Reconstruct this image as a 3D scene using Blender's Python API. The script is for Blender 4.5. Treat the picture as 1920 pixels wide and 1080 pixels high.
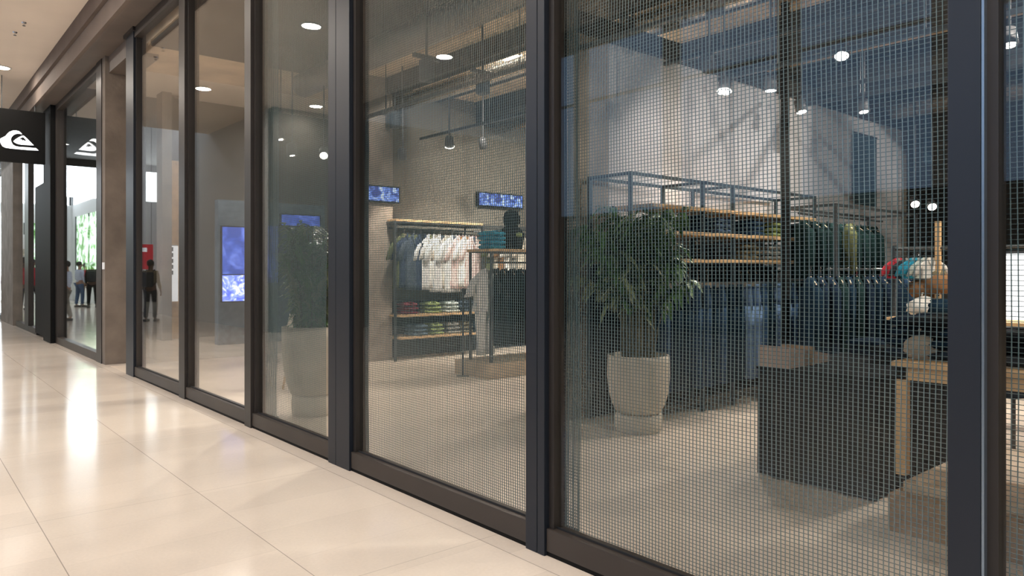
import bpy, bmesh, math, random
from mathutils import Vector, Matrix
for o in list(bpy.data.objects): bpy.data.objects.remove(o)
S = bpy.context.scene
COL = S.collection
R = random.Random(7)
PI = math.pi

# ------------------------------------------------------------------ camera
F = 1371.0; TH = math.radians(40.4); HZ = 508.0; HC = 1.4
cT, sT = math.cos(TH), math.sin(TH)
cam = bpy.data.cameras.new('camera'); co = bpy.data.objects.new('camera', cam); COL.objects.link(co)
cam.sensor_width = 36; cam.lens = F / 1920 * 36; cam.shift_y = -(540 - HZ) / 1920
cam.clip_start = 0.05; cam.clip_end = 200
co.location = (0, 0, HC); co.rotation_euler = (PI/2, 0, -TH)
S.camera = co

# ------------------------------------------------------------------ view, world
S.view_settings.view_transform = 'Standard'; S.view_settings.look = 'None'
S.view_settings.gamma = 1; S.view_settings.exposure = 0.0; S.view_settings.use_curve_mapping = False
w = bpy.data.worlds.new('sky'); S.world = w; w.use_nodes = True
bg = w.node_tree.nodes['Background']; bg.inputs[0].default_value = (0.62, 0.80, 1.0, 1); bg.inputs[1].default_value = 0.55

def lamp(kind, name, loc, power, color=(1, .86, .70), size=.2, rot=(0, 0, 0), spread=None, angle=1.6, blend=.6):
    l = bpy.data.lights.new(name, kind); l.energy = power; l.color = color
    if kind == 'AREA':
        l.shape = 'DISK'; l.size = size
        if spread: l.spread = spread
    if kind == 'SPOT':
        l.shadow_soft_size = size; l.spot_size = angle; l.spot_blend = blend
    o = bpy.data.objects.new(name, l); COL.objects.link(o); o.location = loc; o.rotation_euler = rot
    return o
WARM = (1, .90, .79); NEUT = (1, .93, .84); COOL = (.62, .8, 1)
MALL_P, SHOP_FILL_P, SPOT_P = 86, 320, 60
MALL_LAMPS = [(x, y) for x in (.15, -2.3) for y in (-4.6, .4, 5.4, 10.4, 15.4)] + [(1.55, 16.2), (.6, 23.5), (.6, 29), (.6, 34)]
SHOP_FILL_LAMPS = [(3.6, -.6), (3.6, 2.4), (3.6, 5.2), (3.6, 8.2), (6.4, .4), (6.4, 7.6), (4.77, 13.2), (9.6, 7.6), (9.6, 1.4)]  # ceiling lamps added as general fill light for the shop

# ------------------------------------------------------------------ pixel -> point helpers
def at_zc(px, py, zc):
    xc = (px - 960) / F * zc; Z = (HZ - py) / F * zc
    return Vector((xc*cT + zc*sT, -xc*sT + zc*cT, HC + Z))
def at_floor(px, py, z=0.0): return at_zc(px, py, F * (HC - z) / (py - HZ))
def at_Y(px, py, Y):
    t = (px - 960) / F; zc = Y / (cT - t*sT); return at_zc(px, py, zc)
def at_X(px, py, X):
    t = (px - 960) / F; zc = X / (t*cT + sT); return at_zc(px, py, zc)

# ------------------------------------------------------------------ materials
M = {}
ORD = ['first','second','third','fourth','fifth','sixth','seventh','eighth','ninth','tenth','eleventh','twelfth','thirteenth','fourteenth','fifteenth','sixteenth','seventeenth','eighteenth','nineteenth','twentieth']
def mat(name, col, rough=.6, metal=0, spec=.5, noise=None, bump=None, emit=None, coat=0, wave=None):
    m = bpy.data.materials.new(name); m.use_nodes = True; nt = m.node_tree; b = nt.nodes['Principled BSDF']
    b.inputs['Base Color'].default_value = (*col, 1); b.inputs['Roughness'].default_value = rough
    b.inputs['Metallic'].default_value = metal; b.inputs['Specular IOR Level'].default_value = spec
    b.inputs['Coat Weight'].default_value = coat
    tc = nt.nodes.new('ShaderNodeTexCoord')
    if noise:
        sc, amt = noise[:2]
        n = nt.nodes.new('ShaderNodeTexNoise'); n.inputs['Scale'].default_value = sc; n.inputs['Detail'].default_value = 6
        nt.links.new(tc.outputs['Object'], n.inputs['Vector'])
        r = nt.nodes.new('ShaderNodeMapRange'); r.inputs[3].default_value = 1-amt; r.inputs[4].default_value = 1+amt
        r.inputs[1].default_value = .3; r.inputs[2].default_value = .7
        nt.links.new(n.outputs['Fac'], r.inputs[0])
        mx = nt.nodes.new('ShaderNodeVectorMath'); mx.operation = 'SCALE'; mx.inputs[0].default_value = col
        nt.links.new(r.outputs[0], mx.inputs['Scale']); nt.links.new(mx.outputs[0], b.inputs['Base Color'])
    if wave:                       # two colour stripes: (axis, scale, second colour, threshold)
        ax, sc, c2, th = wave
        wv = nt.nodes.new('ShaderNodeTexWave'); wv.bands_direction = ax; wv.inputs['Scale'].default_value = sc
        wv.inputs['Distortion'].default_value = .6
        nt.links.new(tc.outputs['Object'], wv.inputs['Vector'])
        g = nt.nodes.new('ShaderNodeMath'); g.operation = 'GREATER_THAN'; g.inputs[1].default_value = th
        nt.links.new(wv.outputs['Fac'], g.inputs[0])
        mi = nt.nodes.new('ShaderNodeMix'); mi.data_type = 'RGBA'
        mi.inputs[6].default_value = (*col, 1); mi.inputs[7].default_value = (*c2, 1)
        nt.links.new(g.outputs[0], mi.inputs[0]); nt.links.new(mi.outputs[2], b.inputs['Base Color'])
    if bump:
        sc, st = bump
        n2 = nt.nodes.new('ShaderNodeTexNoise'); n2.inputs['Scale'].default_value = sc; n2.inputs['Detail'].default_value = 8
        nt.links.new(tc.outputs['Object'], n2.inputs['Vector'])
        bp = nt.nodes.new('ShaderNodeBump'); bp.inputs['Strength'].default_value = st; bp.inputs['Distance'].default_value = .02
        nt.links.new(n2.outputs['Fac'], bp.inputs['Height']); nt.links.new(bp.outputs[0], b.inputs['Normal'])
    if emit:
        b.inputs['Emission Color'].default_value = (*emit[0], 1); b.inputs['Emission Strength'].default_value = emit[1]
    M[name] = m; return m

def floor_mat():
    m = bpy.data.materials.new('marble'); m.use_nodes = True; nt = m.node_tree; b = nt.nodes['Principled BSDF']
    N = nt.nodes.new; L = nt.links.new
    tc = N('ShaderNodeTexCoord'); sp = N('ShaderNodeSeparateXYZ'); L(tc.outputs['Object'], sp.inputs[0])
    def mth(op, a, b_=None):
        n = N('ShaderNodeMath'); n.operation = op
        for i, v in enumerate((a, b_)):
            if v is None: continue
            if isinstance(v, (int, float)): n.inputs[i].default_value = v
            else: L(v, n.inputs[i])
        return n.outputs[0]
    def cellline(src, off, size, wdt):
        u = mth('DIVIDE', mth('SUBTRACT', src, off), size)
        fr = mth('FRACT', mth('ADD', u, 100.5)); d = mth('ABSOLUTE', mth('SUBTRACT', fr, .5))
        return mth('LESS_THAN', d, wdt/size), mth('FLOOR', mth('ADD', u, 100.0))
    lx, cx = cellline(sp.outputs[0], .627, .857, .0022)
    ly, cy = cellline(sp.outputs[1], 3.01, 1.8, .002)
    ls, cs = cellline(mth('ADD', sp.outputs[1], mth('MULTIPLY', cx, .17)), 3.01, .45, .0015)
    cv = N('ShaderNodeCombineXYZ'); L(cx, cv.inputs[0]); L(cs, cv.inputs[1])
    wn = N('ShaderNodeTexWhiteNoise'); L(cv.outputs[0], wn.inputs[0])
    n1 = N('ShaderNodeTexNoise'); n1.inputs['Scale'].default_value = 2.2; n1.inputs['Detail'].default_value = 8; L(tc.outputs['Object'], n1.inputs[0])
    n2 = N('ShaderNodeTexNoise'); n2.inputs['Scale'].default_value = 60; n2.inputs['Detail'].default_value = 4; L(tc.outputs['Object'], n2.inputs[0])
    v = mth('ADD', mth('ADD', mth('MULTIPLY', wn.outputs[0], .07), mth('MULTIPLY', n1.outputs[0], .16)), mth('ADD', mth('MULTIPLY', n2.outputs[0], .12), .80))
    dark = mth('SUBTRACT', 1.0, mth('ADD', mth('ADD', mth('MULTIPLY', lx, .5), mth('MULTIPLY', ly, .3)), mth('MULTIPLY', ls, .13)))
    sc = N('ShaderNodeVectorMath'); sc.operation = 'SCALE'; sc.inputs[0].default_value = (.76, .665, .57)
    L(mth('MULTIPLY', v, dark), sc.inputs['Scale']); L(sc.outputs[0], b.inputs['Base Color'])
    b.inputs['Roughness'].default_value = .13; b.inputs['Specular IOR Level'].default_value = .6
    M['marble'] = m; return m
floor_mat()

def glass_mat(name, tint=(.93, .93, .915), f0=.018):
    m = bpy.data.materials.new(name); m.use_nodes = True; nt = m.node_tree; nt.nodes.clear(); N = nt.nodes.new; L = nt.links.new
    out = N('ShaderNodeOutputMaterial'); mx = N('ShaderNodeMixShader'); t = N('ShaderNodeBsdfTransparent'); g = N('ShaderNodeBsdfGlossy')
    t.inputs[0].default_value = (*tint, 1); g.inputs['Roughness'].default_value = .0; g.inputs[0].default_value = (1, 1, 1, 1)
    ge = N('ShaderNodeNewGeometry'); d = N('ShaderNodeVectorMath'); d.operation = 'DOT_PRODUCT'
    L(ge.outputs['Incoming'], d.inputs[0]); L(ge.outputs['Normal'], d.inputs[1])
    def mth(op, a, b_=None):
        n = N('ShaderNodeMath'); n.operation = op
        for i, v in enumerate((a, b_)):
            if v is None: continue
            if isinstance(v, (int, float)): n.inputs[i].default_value = v
            else: L(v, n.inputs[i])
        return n.outputs[0]
    c = mth('ABSOLUTE', d.outputs['Value']); p = mth('POWER', mth('SUBTRACT', 1.0, c), 5.0)
    f = mth('ADD', mth('MULTIPLY', p, 1-f0), f0)
    L(f, mx.inputs[0]); L(t.outputs[0], mx.inputs[1]); L(g.outputs[0], mx.inputs[2]); L(mx.outputs[0], out.inputs[0])
    M[name] = m; return m
glass_mat('glass')
glass_mat('clear_glass', (.95, .96, .96), .04)

mat('mall_ceiling', (.86, .76, .66), .8, noise=(1.2, .03))
mat('bulkhead', (.15, .12, .105), .75, spec=.2, noise=(1.5, .12))
mat('bulkhead_light', (.18, .145, .125), .75, spec=.2, noise=(1.1, .1))
mat('soffit', (.13, .105, .09), .5, noise=(2, .15))
mat('bronze', (.030, .025, .022), .42, metal=.1, spec=.35, noise=(3, .12))
mat('bronze_rail', (.045, .036, .030), .45, metal=.1, spec=.35, noise=(2, .1))
mat('charcoal_metal', (.014, .018, .026), .42, metal=.2, spec=.4)
mat('black', (.006, .006, .006), .6, spec=.12)
mat('rubber', (.012, .012, .013), .7)
mat('concrete_pale', (.34, .285, .23), .8, noise=(3, .2), bump=(14, .35))
mat('concrete', (.16, .13, .105), .8, noise=(3, .22), bump=(14, .35))
mat('concrete_grey', (.25, .22, .19), .85, noise=(2.5, .25), bump=(10, .35))
mat('shop_floor', (.58, .49, .40), .42, noise=(1.3, .10), bump=(30, .03))
mat('shop_wall', (.58, .57, .59), .85, noise=(1.1, .05))
mat('shop_wall_tan', (.18, .16, .13), .85, noise=(1.5, .12))
mat('slab', (.66, .53, .39), .85, noise=(1.8, .2), bump=(6, .3))
mat('dark_ceiling', (.055, .058, .06), .9, noise=(2, .3))
mat('beam', (.035, .035, .036), .7)
mat('duct', (.30, .28, .26), .35, metal=.8, bump=(18, .8))
mat('foil', (.7, .64, .55), .25, metal=1, bump=(22, 1.0))
mat('tan_batten', (.42, .32, .22), .6)
mat('white_wall', (.78, .79, .80), .7)
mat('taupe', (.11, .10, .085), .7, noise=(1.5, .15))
mat('oak', (.62, .40, .20), .5, noise=(7, .18))
mat('oak_dark', (.30, .20, .12), .55, noise=(7, .2))
mat('oak_pale', (.50, .38, .26), .6, noise=(6, .15))
mat('board_taupe', (.36, .27, .22), .6, noise=(5, .12))
mat('gleam_steel', (.22, .27, .32), .3, metal=.7)  # lighter metal that paints a bluish gleam into the colour
mat('steel', (.09, .095, .10), .4, metal=.7)
mat('steel_blue', (.05, .07, .085), .4, metal=.6)
mat('chrome', (.75, .75, .75), .2, metal=1)
mat('mesh_wire', (.13, .20, .22), .45, metal=.15, spec=.7)
mat('mesh_weft', (.075, .11, .115), .5, metal=.1)
mat('pot_cream', (.56, .49, .40), .75, noise=(4, .08), bump=(25, .12))
mat('soil', (.03, .022, .016), .95, noise=(20, .4))
mat('leaf', (.075, .165, .045), .42, noise=(6, .45))
mat('leaf_pale', (.22, .25, .12), .45, noise=(6, .35))
mat('stem', (.10, .09, .045), .7)
mat('lens', (1, 1, 1), .5, emit=((1, .93, .82), 28))
mat('lens_small', (1, 1, 1), .5, emit=((1, .95, .88), 18))
mat('lamp_ring', (.7, .68, .64), .4)
mat('spot_body', (.10, .10, .105), .5)
mat('logo_white', (.9, .9, .9), .5, emit=((.93, .97, 1), 1.25))
mat('daylight', (.5, .6, .8), .5, emit=((.40, .64, 1.0), 1.6))
mat('daylight_white', (.8, .8, .8), .5, emit=((.85, .94, 1.0), 5))
mat('lightbox', (.8, .8, .8), .5, emit=((.85, .92, 1.0), 1.5))
mat('screen_blue', (.02, .03, .2), .3, emit=((.10, .17, .95), .8))
mat('skin', (.42, .25, .17), .55); mat('skin_dark', (.14, .075, .05), .55)
mat('hair', (.012, .009, .008), .6); mat('hair_brown', (.05, .03, .02), .6)
mat('shoe', (.02, .02, .022), .5)
mat('eye', (.01, .01, .01), .2); mat('lip', (.25, .08, .07), .5)
def screen_mat(name, c1, c2, c3, sc, st, seed):
    m = bpy.data.materials.new(name); m.use_nodes = True; nt = m.node_tree; b = nt.nodes['Principled BSDF']; N = nt.nodes.new; L = nt.links.new
    tc = N('ShaderNodeTexCoord'); n = N('ShaderNodeTexNoise'); n.noise_dimensions = '4D'; n.inputs['W'].default_value = seed
    n.inputs['Scale'].default_value = sc; n.inputs['Detail'].default_value = 4; n.inputs['Distortion'].default_value = 1.2
    L(tc.outputs['Object'], n.inputs['Vector']); cr = N('ShaderNodeValToRGB'); L(n.outputs['Fac'], cr.inputs[0])
    e = cr.color_ramp.elements; e[0].position = .42; e[0].color = (*c1, 1); e[1].position = .62; e[1].color = (*c3, 1)
    k = e.new(.52); k.color = (*c2, 1)
    L(cr.outputs[0], b.inputs['Emission Color']); b.inputs['Emission Strength'].default_value = st; b.inputs['Base Color'].default_value = (.02, .02, .03, 1)
    b.inputs['Roughness'].default_value = .3; M[name] = m
screen_mat('ad_bright', (.10, .16, .95), (.3, .42, 1), (.9, .9, 1), 7, 1.8, 1)
screen_mat('ad_dim', (.02, .06, .34), (.04, .10, .5), (.12, .20, .7), 3.0, 1.6, 4)
screen_mat('ad_sky', (.02, .05, .30), (.14, .30, .95), (.7, .85, 1), 8.0, 1.3, 7)
screen_mat('garden', (.10, .28, .06), (.6, .85, .6), (.9, 1, 1), 2.6, 2.2, 9)
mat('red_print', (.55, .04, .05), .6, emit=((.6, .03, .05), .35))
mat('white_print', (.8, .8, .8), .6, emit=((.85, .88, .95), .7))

for nm, c in (('cloth_navy', (.009, .017, .032)), ('shirt_navy', (.030, .042, .075)), ('cloth_slate', (.06, .075, .10)), ('cloth_white', (.72, .70, .66)), ('cloth_cream', (.55, .50, .42)), ('cloth_grey', (.30, .29, .26)),
              ('cloth_maroon', (.16, .025, .035)), ('cloth_green', (.28, .34, .13)), ('cloth_pale', (.50, .56, .52)), ('cloth_teal', (.04, .30, .44)), ('cloth_charcoal', (.035, .038, .045)),
              ('cloth_black', (.010, .011, .013)), ('cloth_olive', (.10, .11, .055)), ('cloth_darkgreen', (.009, .022, .022)), ('denim', (.03, .062, .12)), ('denim_light', (.10, .16, .27)),
              ('denim_dark', (.008, .020, .036)), ('cloth_brown', (.26, .14, .07)), ('cloth_red', (.5, .05, .07)), ('cloth_blue', (.08, .20, .50)), ('cloth_khaki', (.20, .17, .11)), ('cloth_bluegrey', (.12, .17, .22)), ('cloth_fur', (.45, .38, .30)),
              ('shirt_lightblue', (.35, .48, .68))):
    mat(nm, c, 1.0, noise=(9, .22), bump=(60, .15), spec=.04)
mat('stripe_white', (.74, .72, .68), .85, wave=('X', 26, (.38, .42, .46), .72), spec=.2)
mat('stripe_pink', (.72, .62, .58), .85, wave=('X', 24, (.45, .20, .18), .8), spec=.2)
mat('stripe_blue', (.42, .56, .80), .85, wave=('Z', 9, (.85, .9, 1), .55), spec=.2)

# ------------------------------------------------------------------ mesh helpers
def box(bm, x0, x1, y0, y1, z0, z1, bev=0):
    v = [bm.verts.new(p) for p in ((x0,y0,z0),(x1,y0,z0),(x1,y1,z0),(x0,y1,z0),(x0,y0,z1),(x1,y0,z1),(x1,y1,z1),(x0,y1,z1))]
    f = [bm.faces.new([v[i] for i in q]) for q in ((3,2,1,0),(4,5,6,7),(0,1,5,4),(1,2,6,5),(2,3,7,6),(3,0,4,7))]
    if bev:
        es = list({e for q in f for e in q.edges})
        bmesh.ops.bevel(bm, geom=es, offset=bev, segments=2, affect='EDGES', profile=.6)
    return bm
def B(*a, bev=0):
    bm = bmesh.new(); box(bm, *a, bev=bev); return bm
def loft(bm, rings, cap=True):
    rv = [[bm.verts.new(p) for p in r] for r in rings]
    for a, b in zip(rv, rv[1:]):
        n = len(a)
        for i in range(n): bm.faces.new((a[i], a[(i+1) % n], b[(i+1) % n], b[i]))
    if cap:
        bm.faces.new(rv[0][::-1]); bm.faces.new(rv[-1])
    return bm
def tube(bm, pts, r, n=8):
    rings = []
    pts = [Vector(p) for p in pts]
    for i, p in enumerate(pts):
        t = (pts[min(i+1, len(pts)-1)] - pts[max(i-1, 0)]).normalized()
        up = Vector((0, 0, 1)) if abs(t.z) < .9 else Vector((1, 0, 0))
        a = t.cross(up).normalized(); b = t.cross(a).normalized()
        rr = r[i] if isinstance(r, (list, tuple)) else r
        rings.append([p + a*math.cos(2*PI*k/n)*rr + b*math.sin(2*PI*k/n)*rr for k in range(n)])
    return loft(bm, rings)
def lathe(bm, prof, n=40, c=(0, 0, 0)):
    rings = [[(c[0]+r*math.cos(2*PI*k/n), c[1]+r*math.sin(2*PI*k/n), c[2]+z) for k in range(n)] for r, z in prof]
    return loft(bm, rings)
def obj(name, bm, m, parent=None, smooth=False, loc=None):
    bmesh.ops.recalc_face_normals(bm, faces=bm.faces)
    me = bpy.data.meshes.new(name); bm.to_mesh(me); bm.free()
    if smooth:
        for p in me.polygons: p.use_smooth = True
    me.materials.append(M[m] if isinstance(m, str) else m)
    o = bpy.data.objects.new(name, me); COL.objects.link(o)
    if parent: o.parent = parent
    if loc is not None: o.location = loc
    return o
def thing(name, label, cat, loc=(0, 0, 0), rz=0, group=None):
    o = bpy.data.objects.new(name, None); COL.objects.link(o); o.empty_display_size = .1
    o.location = loc; o.rotation_euler = (0, 0, rz)
    if label: o['label'] = label
    if cat: o['category'] = cat
    if group: o['group'] = group
    return o
def tag(o, label, cat, group=None, kind=None):
    o['label'] = label; o['category'] = cat
    if group: o['group'] = group
    if kind: o['kind'] = kind
    return o
def struct(name, bm, m, parent=None, label=None):
    o = obj(name, bm, m, parent)
    if not parent: o['kind'] = 'structure'
    if label and not parent: o['label'] = label
    return o
def dup(root, loc, rz=0, label=None, scale=None, group=None, mats=None):
    r = root.copy(); COL.objects.link(r); r.location = loc; r.rotation_euler = (0, 0, rz)
    if label: r['label'] = label
    if group: r['group'] = group
    if scale: r.scale = scale
    for ch in list(root.children):
        c = ch.copy(); COL.objects.link(c); c.parent = r
        for g in ch.children:
            d = g.copy(); COL.objects.link(d); d.parent = c
    return r

# ------------------------------------------------------------------ dimensions
XF, XG = 2.445, 2.50              # post faces, glass plane
ZT = 4.61                         # soffit height
ZC = 5.12                         # mall ceiling
YW = 4.9                          # shop partition face
YL = 10.4                         # shop left wall
def fy(px, X=XF): return at_X(px, HZ, X).y

# ================================================================== SETTING
struct('floor', B(-9.2, XF+.02, -7, 40, -.1, 0), 'marble', label='polished cream marble mall floor with fine joints')
struct('floor_shop', B(XF+.02, 18.2, -5.2, 12.0, -.1, 0), 'shop_floor', label='matt concrete floor inside the shop')
struct('floor_lobby', B(XF+.02, 12.2, 12.0, 40, -.1, 0), 'marble', label='pale polished floor beyond the far shop windows')
struct('ceiling', B(-3.0, 2.18, -7, 20.5, ZC, ZC+.2), 'mall_ceiling', label='cream plaster mall ceiling')
# bulkhead above shop front
struct('trim_1', B(2.18, 2.60, -7, 40, ZT, ZT+.2), 'soffit', label='dark bronze soffit above the shop front')
struct('trim_2', B(2.08, 2.18, -7, 40, ZT+.26, ZC), 'bulkhead', label='taupe bulkhead band under the mall ceiling')
struct('trim_3', B(2.13, 2.185, -7, 40, ZT-.005, ZT+.26), 'bulkhead_light', label='lower taupe bulkhead band above the soffit')
struct('wall_front', B(2.185, 2.60, -7, 40, ZT+.2, 6.4), 'bulkhead', label='wall above the shop front')
# mall end wall (seen mirrored in the shop front)
ew = bmesh.new(); box(ew, -9.2, -1.6, 16.1, 16.4, 0, ZC)
struct('ceiling_high', B(-1.8, 2.17, 20.5, 40, 7.0, 7.2), 'white_wall', label='higher pale ceiling at the far end of the mall')
struct('wall_end', ew, 'taupe', label='dark taupe wall at the end of the wide hall')
struct('wall_passage', B(-1.8, -1.6, 16.4, 40, 0, 7.0), 'white_wall', label='pale side wall of the far passage')
for k_, (ya, yb, za, zb, mm) in enumerate(((31, 39.6, 4.5, 6.4, 'daylight_white'), (33, 38.8, 1.0, 3.9, 'garden'))):
    wq = struct('window_%d' % (40+k_), B(-1.6, -1.57, ya, yb, za, zb), mm, label=('high bright window in the far passage', 'passage window onto green trees')[k_])
    fr = bmesh.new()
    for y_ in (ya, (ya+yb)/2, yb): box(fr, -1.57, -1.52, y_-.04, y_+.04, za, zb)
    obj('window_frame', fr, 'steel', wq)
# atrium opposite: wall with tall daylight windows
ow = bmesh.new(); box(ow, -9.4, -9.2, -7, 16.1, 8.0, 9.0)
ys = [-7, -4.4, -3.9, -1.4, -.9, 1.6, 2.1, 4.6, 5.1, 7.6, 8.1, 10.6, 11.1, 13.6, 14.1, 16.1]
for a, b in zip(ys[1::2], ys[2::2]): box(ow, -9.4, -9.2, a, b, 2.9, 8.0)
struct('wall_opposite_lower', B(-9.4, -9.2, -7, 16.1, 0, 2.9), 'cloth_charcoal', label='dark lower wall across the mall')
struct('wall_opposite', ow, 'mall_ceiling', label='far wall of the atrium across the mall')
n = 0
for a, b in zip(ys[0::2], ys[1::2]):
    n += 1
    wp = struct('window_%d' % (20+n), B(-9.36, -9.30, a, b, 2.9, 8.0), 'daylight', label='tall daylit atrium window')
    fr = bmesh.new(); box(fr, -9.29, -9.22, a, b, 5.9, 5.97)
    obj('window_frame', fr, 'lamp_ring', wp)
struct('trim_4', B(-3.1, -3.0, -7, 16.1, ZC-.35, 6.4), 'bulkhead_light', label='edge of the mall ceiling over the atrium')

# shop shell
sl = bmesh.new(); box(sl, 2.60, 8.0, -5.2, 12.0, 4.42, 4.6)
struct('ceiling_shop', sl, 'slab', label='raw beige concrete slab over the shop')
struct('ceiling_rear', B(8.0, 18.2, -5.2, 12.0, 4.30, 4.6), 'dark_ceiling', label='dark painted ceiling at the back of the shop')
struct('ceiling_lobby', B(2.60, 12.2, 12.0, 16.4, 5.0, 5.2), 'mall_ceiling', label='plaster ceiling beyond the shop')
lw = bmesh.new(); box(lw, 5.3, 12.6, YL, YL+.15, 0, 4.42)
struct('wall_left', lw, 'shop_wall_tan', label='tan grey left wall of the shop')
pw = bmesh.new(); box(pw, 5.0, 12.4, YW, YW+.14, 0, 3.66)
struct('wall_partition', pw, 'shop_wall', label='pale partition wall behind the jeans rack')
struct('trim_5', B(4.95, 12.45, YW-.06, YW+.2, 3.66, 3.86), 'beam', label='dark beam along the top of the partition wall')
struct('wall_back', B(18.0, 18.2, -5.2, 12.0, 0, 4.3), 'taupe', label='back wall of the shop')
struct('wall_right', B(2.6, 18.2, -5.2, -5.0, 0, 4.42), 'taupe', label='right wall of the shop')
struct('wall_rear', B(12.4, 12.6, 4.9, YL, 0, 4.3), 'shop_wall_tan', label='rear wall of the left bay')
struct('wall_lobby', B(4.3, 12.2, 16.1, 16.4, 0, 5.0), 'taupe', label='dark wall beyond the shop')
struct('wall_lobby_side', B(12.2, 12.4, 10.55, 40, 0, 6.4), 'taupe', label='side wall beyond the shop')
# far store shell
fw = bmesh.new(); box(fw, 2.6, 12.2, 36, 36.2, 0, 4.55); box(fw, 2.6, 12.2, 36, 36.2, 5.9, 6.4)
struct('wall_far', fw, 'taupe', label='pale far wall of the neighbouring store')
wf = struct('window_30', B(2.6, 12.2, 36.05, 36.12, 4.55, 5.9), 'daylight_white', label='bright clerestory window of the far store')
fr = bmesh.new()
for x in (4, 5.6, 7.2, 8.8, 10.4): box(fr, x-.04, x+.04, 35.98, 36.05, 4.55, 5.9)
obj('window_frame', fr, 'steel', wf)
p0 = at_Y(157, 405, 35.9); p1 = at_Y(182, 505, 35.9)
gw = struct('window_31', B(p0.x, p1.x+.6, 35.86, 35.98, p1.z, p0.z), 'garden', label='window onto green trees in the far store')
fr = bmesh.new()
for x in (p0.x, (p0.x+p1.x)/2+.3, p1.x+.6): box(fr, x-.03, x+.03, 35.80, 35.86, p1.z, p0.z)
obj('window_frame', fr, 'white_wall', gw)
struct('ceiling_far', B(2.6, 12.2, 16.4, 36.2, 6.2, 6.4), 'taupe', label='ceiling of the neighbouring store')
struct('wall_mall_far', B(-1.8, 2.6, 40, 40.2, 0, 7.0), 'white_wall', label='pale wall at the end of the mall')
for k_, (xa, xb, za, zb, mm) in enumerate(((-1.5, 2.0, 4.5, 6.4, 'daylight_white'), (.9, 2.1, .1, 4.0, 'daylight_white'), (-.6, .3, .9, 3.6, 'garden'))):
    wq = struct('window_%d' % (43+k_), B(xa, xb, 39.96, 39.99, za, zb), mm, label=('bright band window at the mall end', 'tall bright glazed door at the mall end', 'green window at the mall end')[k_])
    fr = bmesh.new()
    for x_ in (xa, (xa+xb)/2, xb): box(fr, x_-.04, x_+.04, 39.9, 39.96, za, zb)
    obj('window_frame', fr, 'steel', wq)

# tracks, beams, ducts over the shop -------------------------------------------------
def beamY(name, x0, x1, z0, z1, m, label, y0=-5.0, y1=10.4):
    return struct(name, B(x0, x1, y0, y1, z0, z1), m, label=label)
beamY('trim_6', 8.0, 8.45, 4.02, 4.30, 'beam', 'deep dark beam across the shop ceiling')
beamY('trim_7', 7.05, 7.2, 4.3, 4.415, 'beam', 'dark beam under the slab')
beamY('trim_8', 10.6, 10.85, 3.95, 4.3, 'beam', 'dark beam over the shop rear')
beamY('trim_9', 13.2, 13.5, 3.8, 4.3, 'beam', 'dark beam far back in the shop')
def pipe(name, x, z, r, m, label, y0=-4.5, y1=10.3, cat='duct'):
    bm = bmesh.new(); N_ = 24
    tube(bm, [(x, y0+(y1-y0)*i/N_, z) for i in range(N_+1)], r, 14)
    o = obj(name, bm, m, smooth=True); return tag(o, label, cat)
pipe('air_duct', 4.5, 4.05, .17, 'duct', 'round grey air duct nearest the glass under the slab', y1=9.9)
beamY('trim_31', 2.62, 5.25, 4.36, 4.415, 'dark_ceiling', 'dark ceiling band nearest the glass')
beamY('trim_32', 5.9, 6.12, 4.18, 4.415, 'beam', 'dark beam beside the foil duct')
pipe('flexible_duct', 6.35, 4.13, .13, 'foil', 'crinkled silver foil duct under the beige slab')
pipe('conduit_pipe', 8.85, 4.08, .05, 'tan_batten', 'tan conduit pipe beyond the deep dark beam', cat='pipe')
pipe('air_duct', 9.7, 4.02, .16, 'dark_ceiling', 'dark air duct at the back of the shop ceiling')
pipe('air_duct', 11.9, 3.95, .2, 'duct', 'grey air duct farthest back over the shop')
for i, (x, y0) in enumerate(((5.35, 5.1), (5.35, 6.9), (5.35, 3.3), (7.5, 1.0), (7.5, 3.0))):
    o = obj('ceiling_batten', B(x-.06, x+.06, y0, y0+1.35, 4.30, 4.38, bev=.01), 'tan_batten')
    tag(o, '%s unlit tan ceiling batten %s' % (('middle','farthest','nearest','near','far')[i], 'above the left mesh panel' if i < 3 else 'above the jeans rack'), 'ceiling batten', 'unlit ceiling battens')

def track(x, z, y0, y1, label):
    t = thing('lighting_track', label, 'track', (x, y0, z))
    obj('rail', B(-.02, .02, 0, y1-y0, 0, .04), 'steel', t)
    for k in range(4):
        rod = bmesh.new(); yy = (y1-y0)*(k+.5)/4; tube(rod, [(0, yy, .04), (0, yy, (4.41 if x < 8 else 4.29)-z)], .006, 6)
        obj('suspension_rod', rod, 'steel', t)
TZ = 3.50
for x, y0, y1, lb in ((5.0, -1, 9.8, 'black lighting track nearest the glass'), (6.05, -1, 4.7, 'black lighting track above the planter'),
                      (7.0, -1, 4.7, 'black lighting track above the jeans'), (8.3, -1, 4.7, 'black lighting track by the dark post'),
                      (6.5, 5.2, 9.9, 'black lighting track over the striped shirts'), (8.9, -1, 4.7, 'black lighting track farthest from the glass')):
    track(x, TZ, y0, y1, lb)

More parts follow.
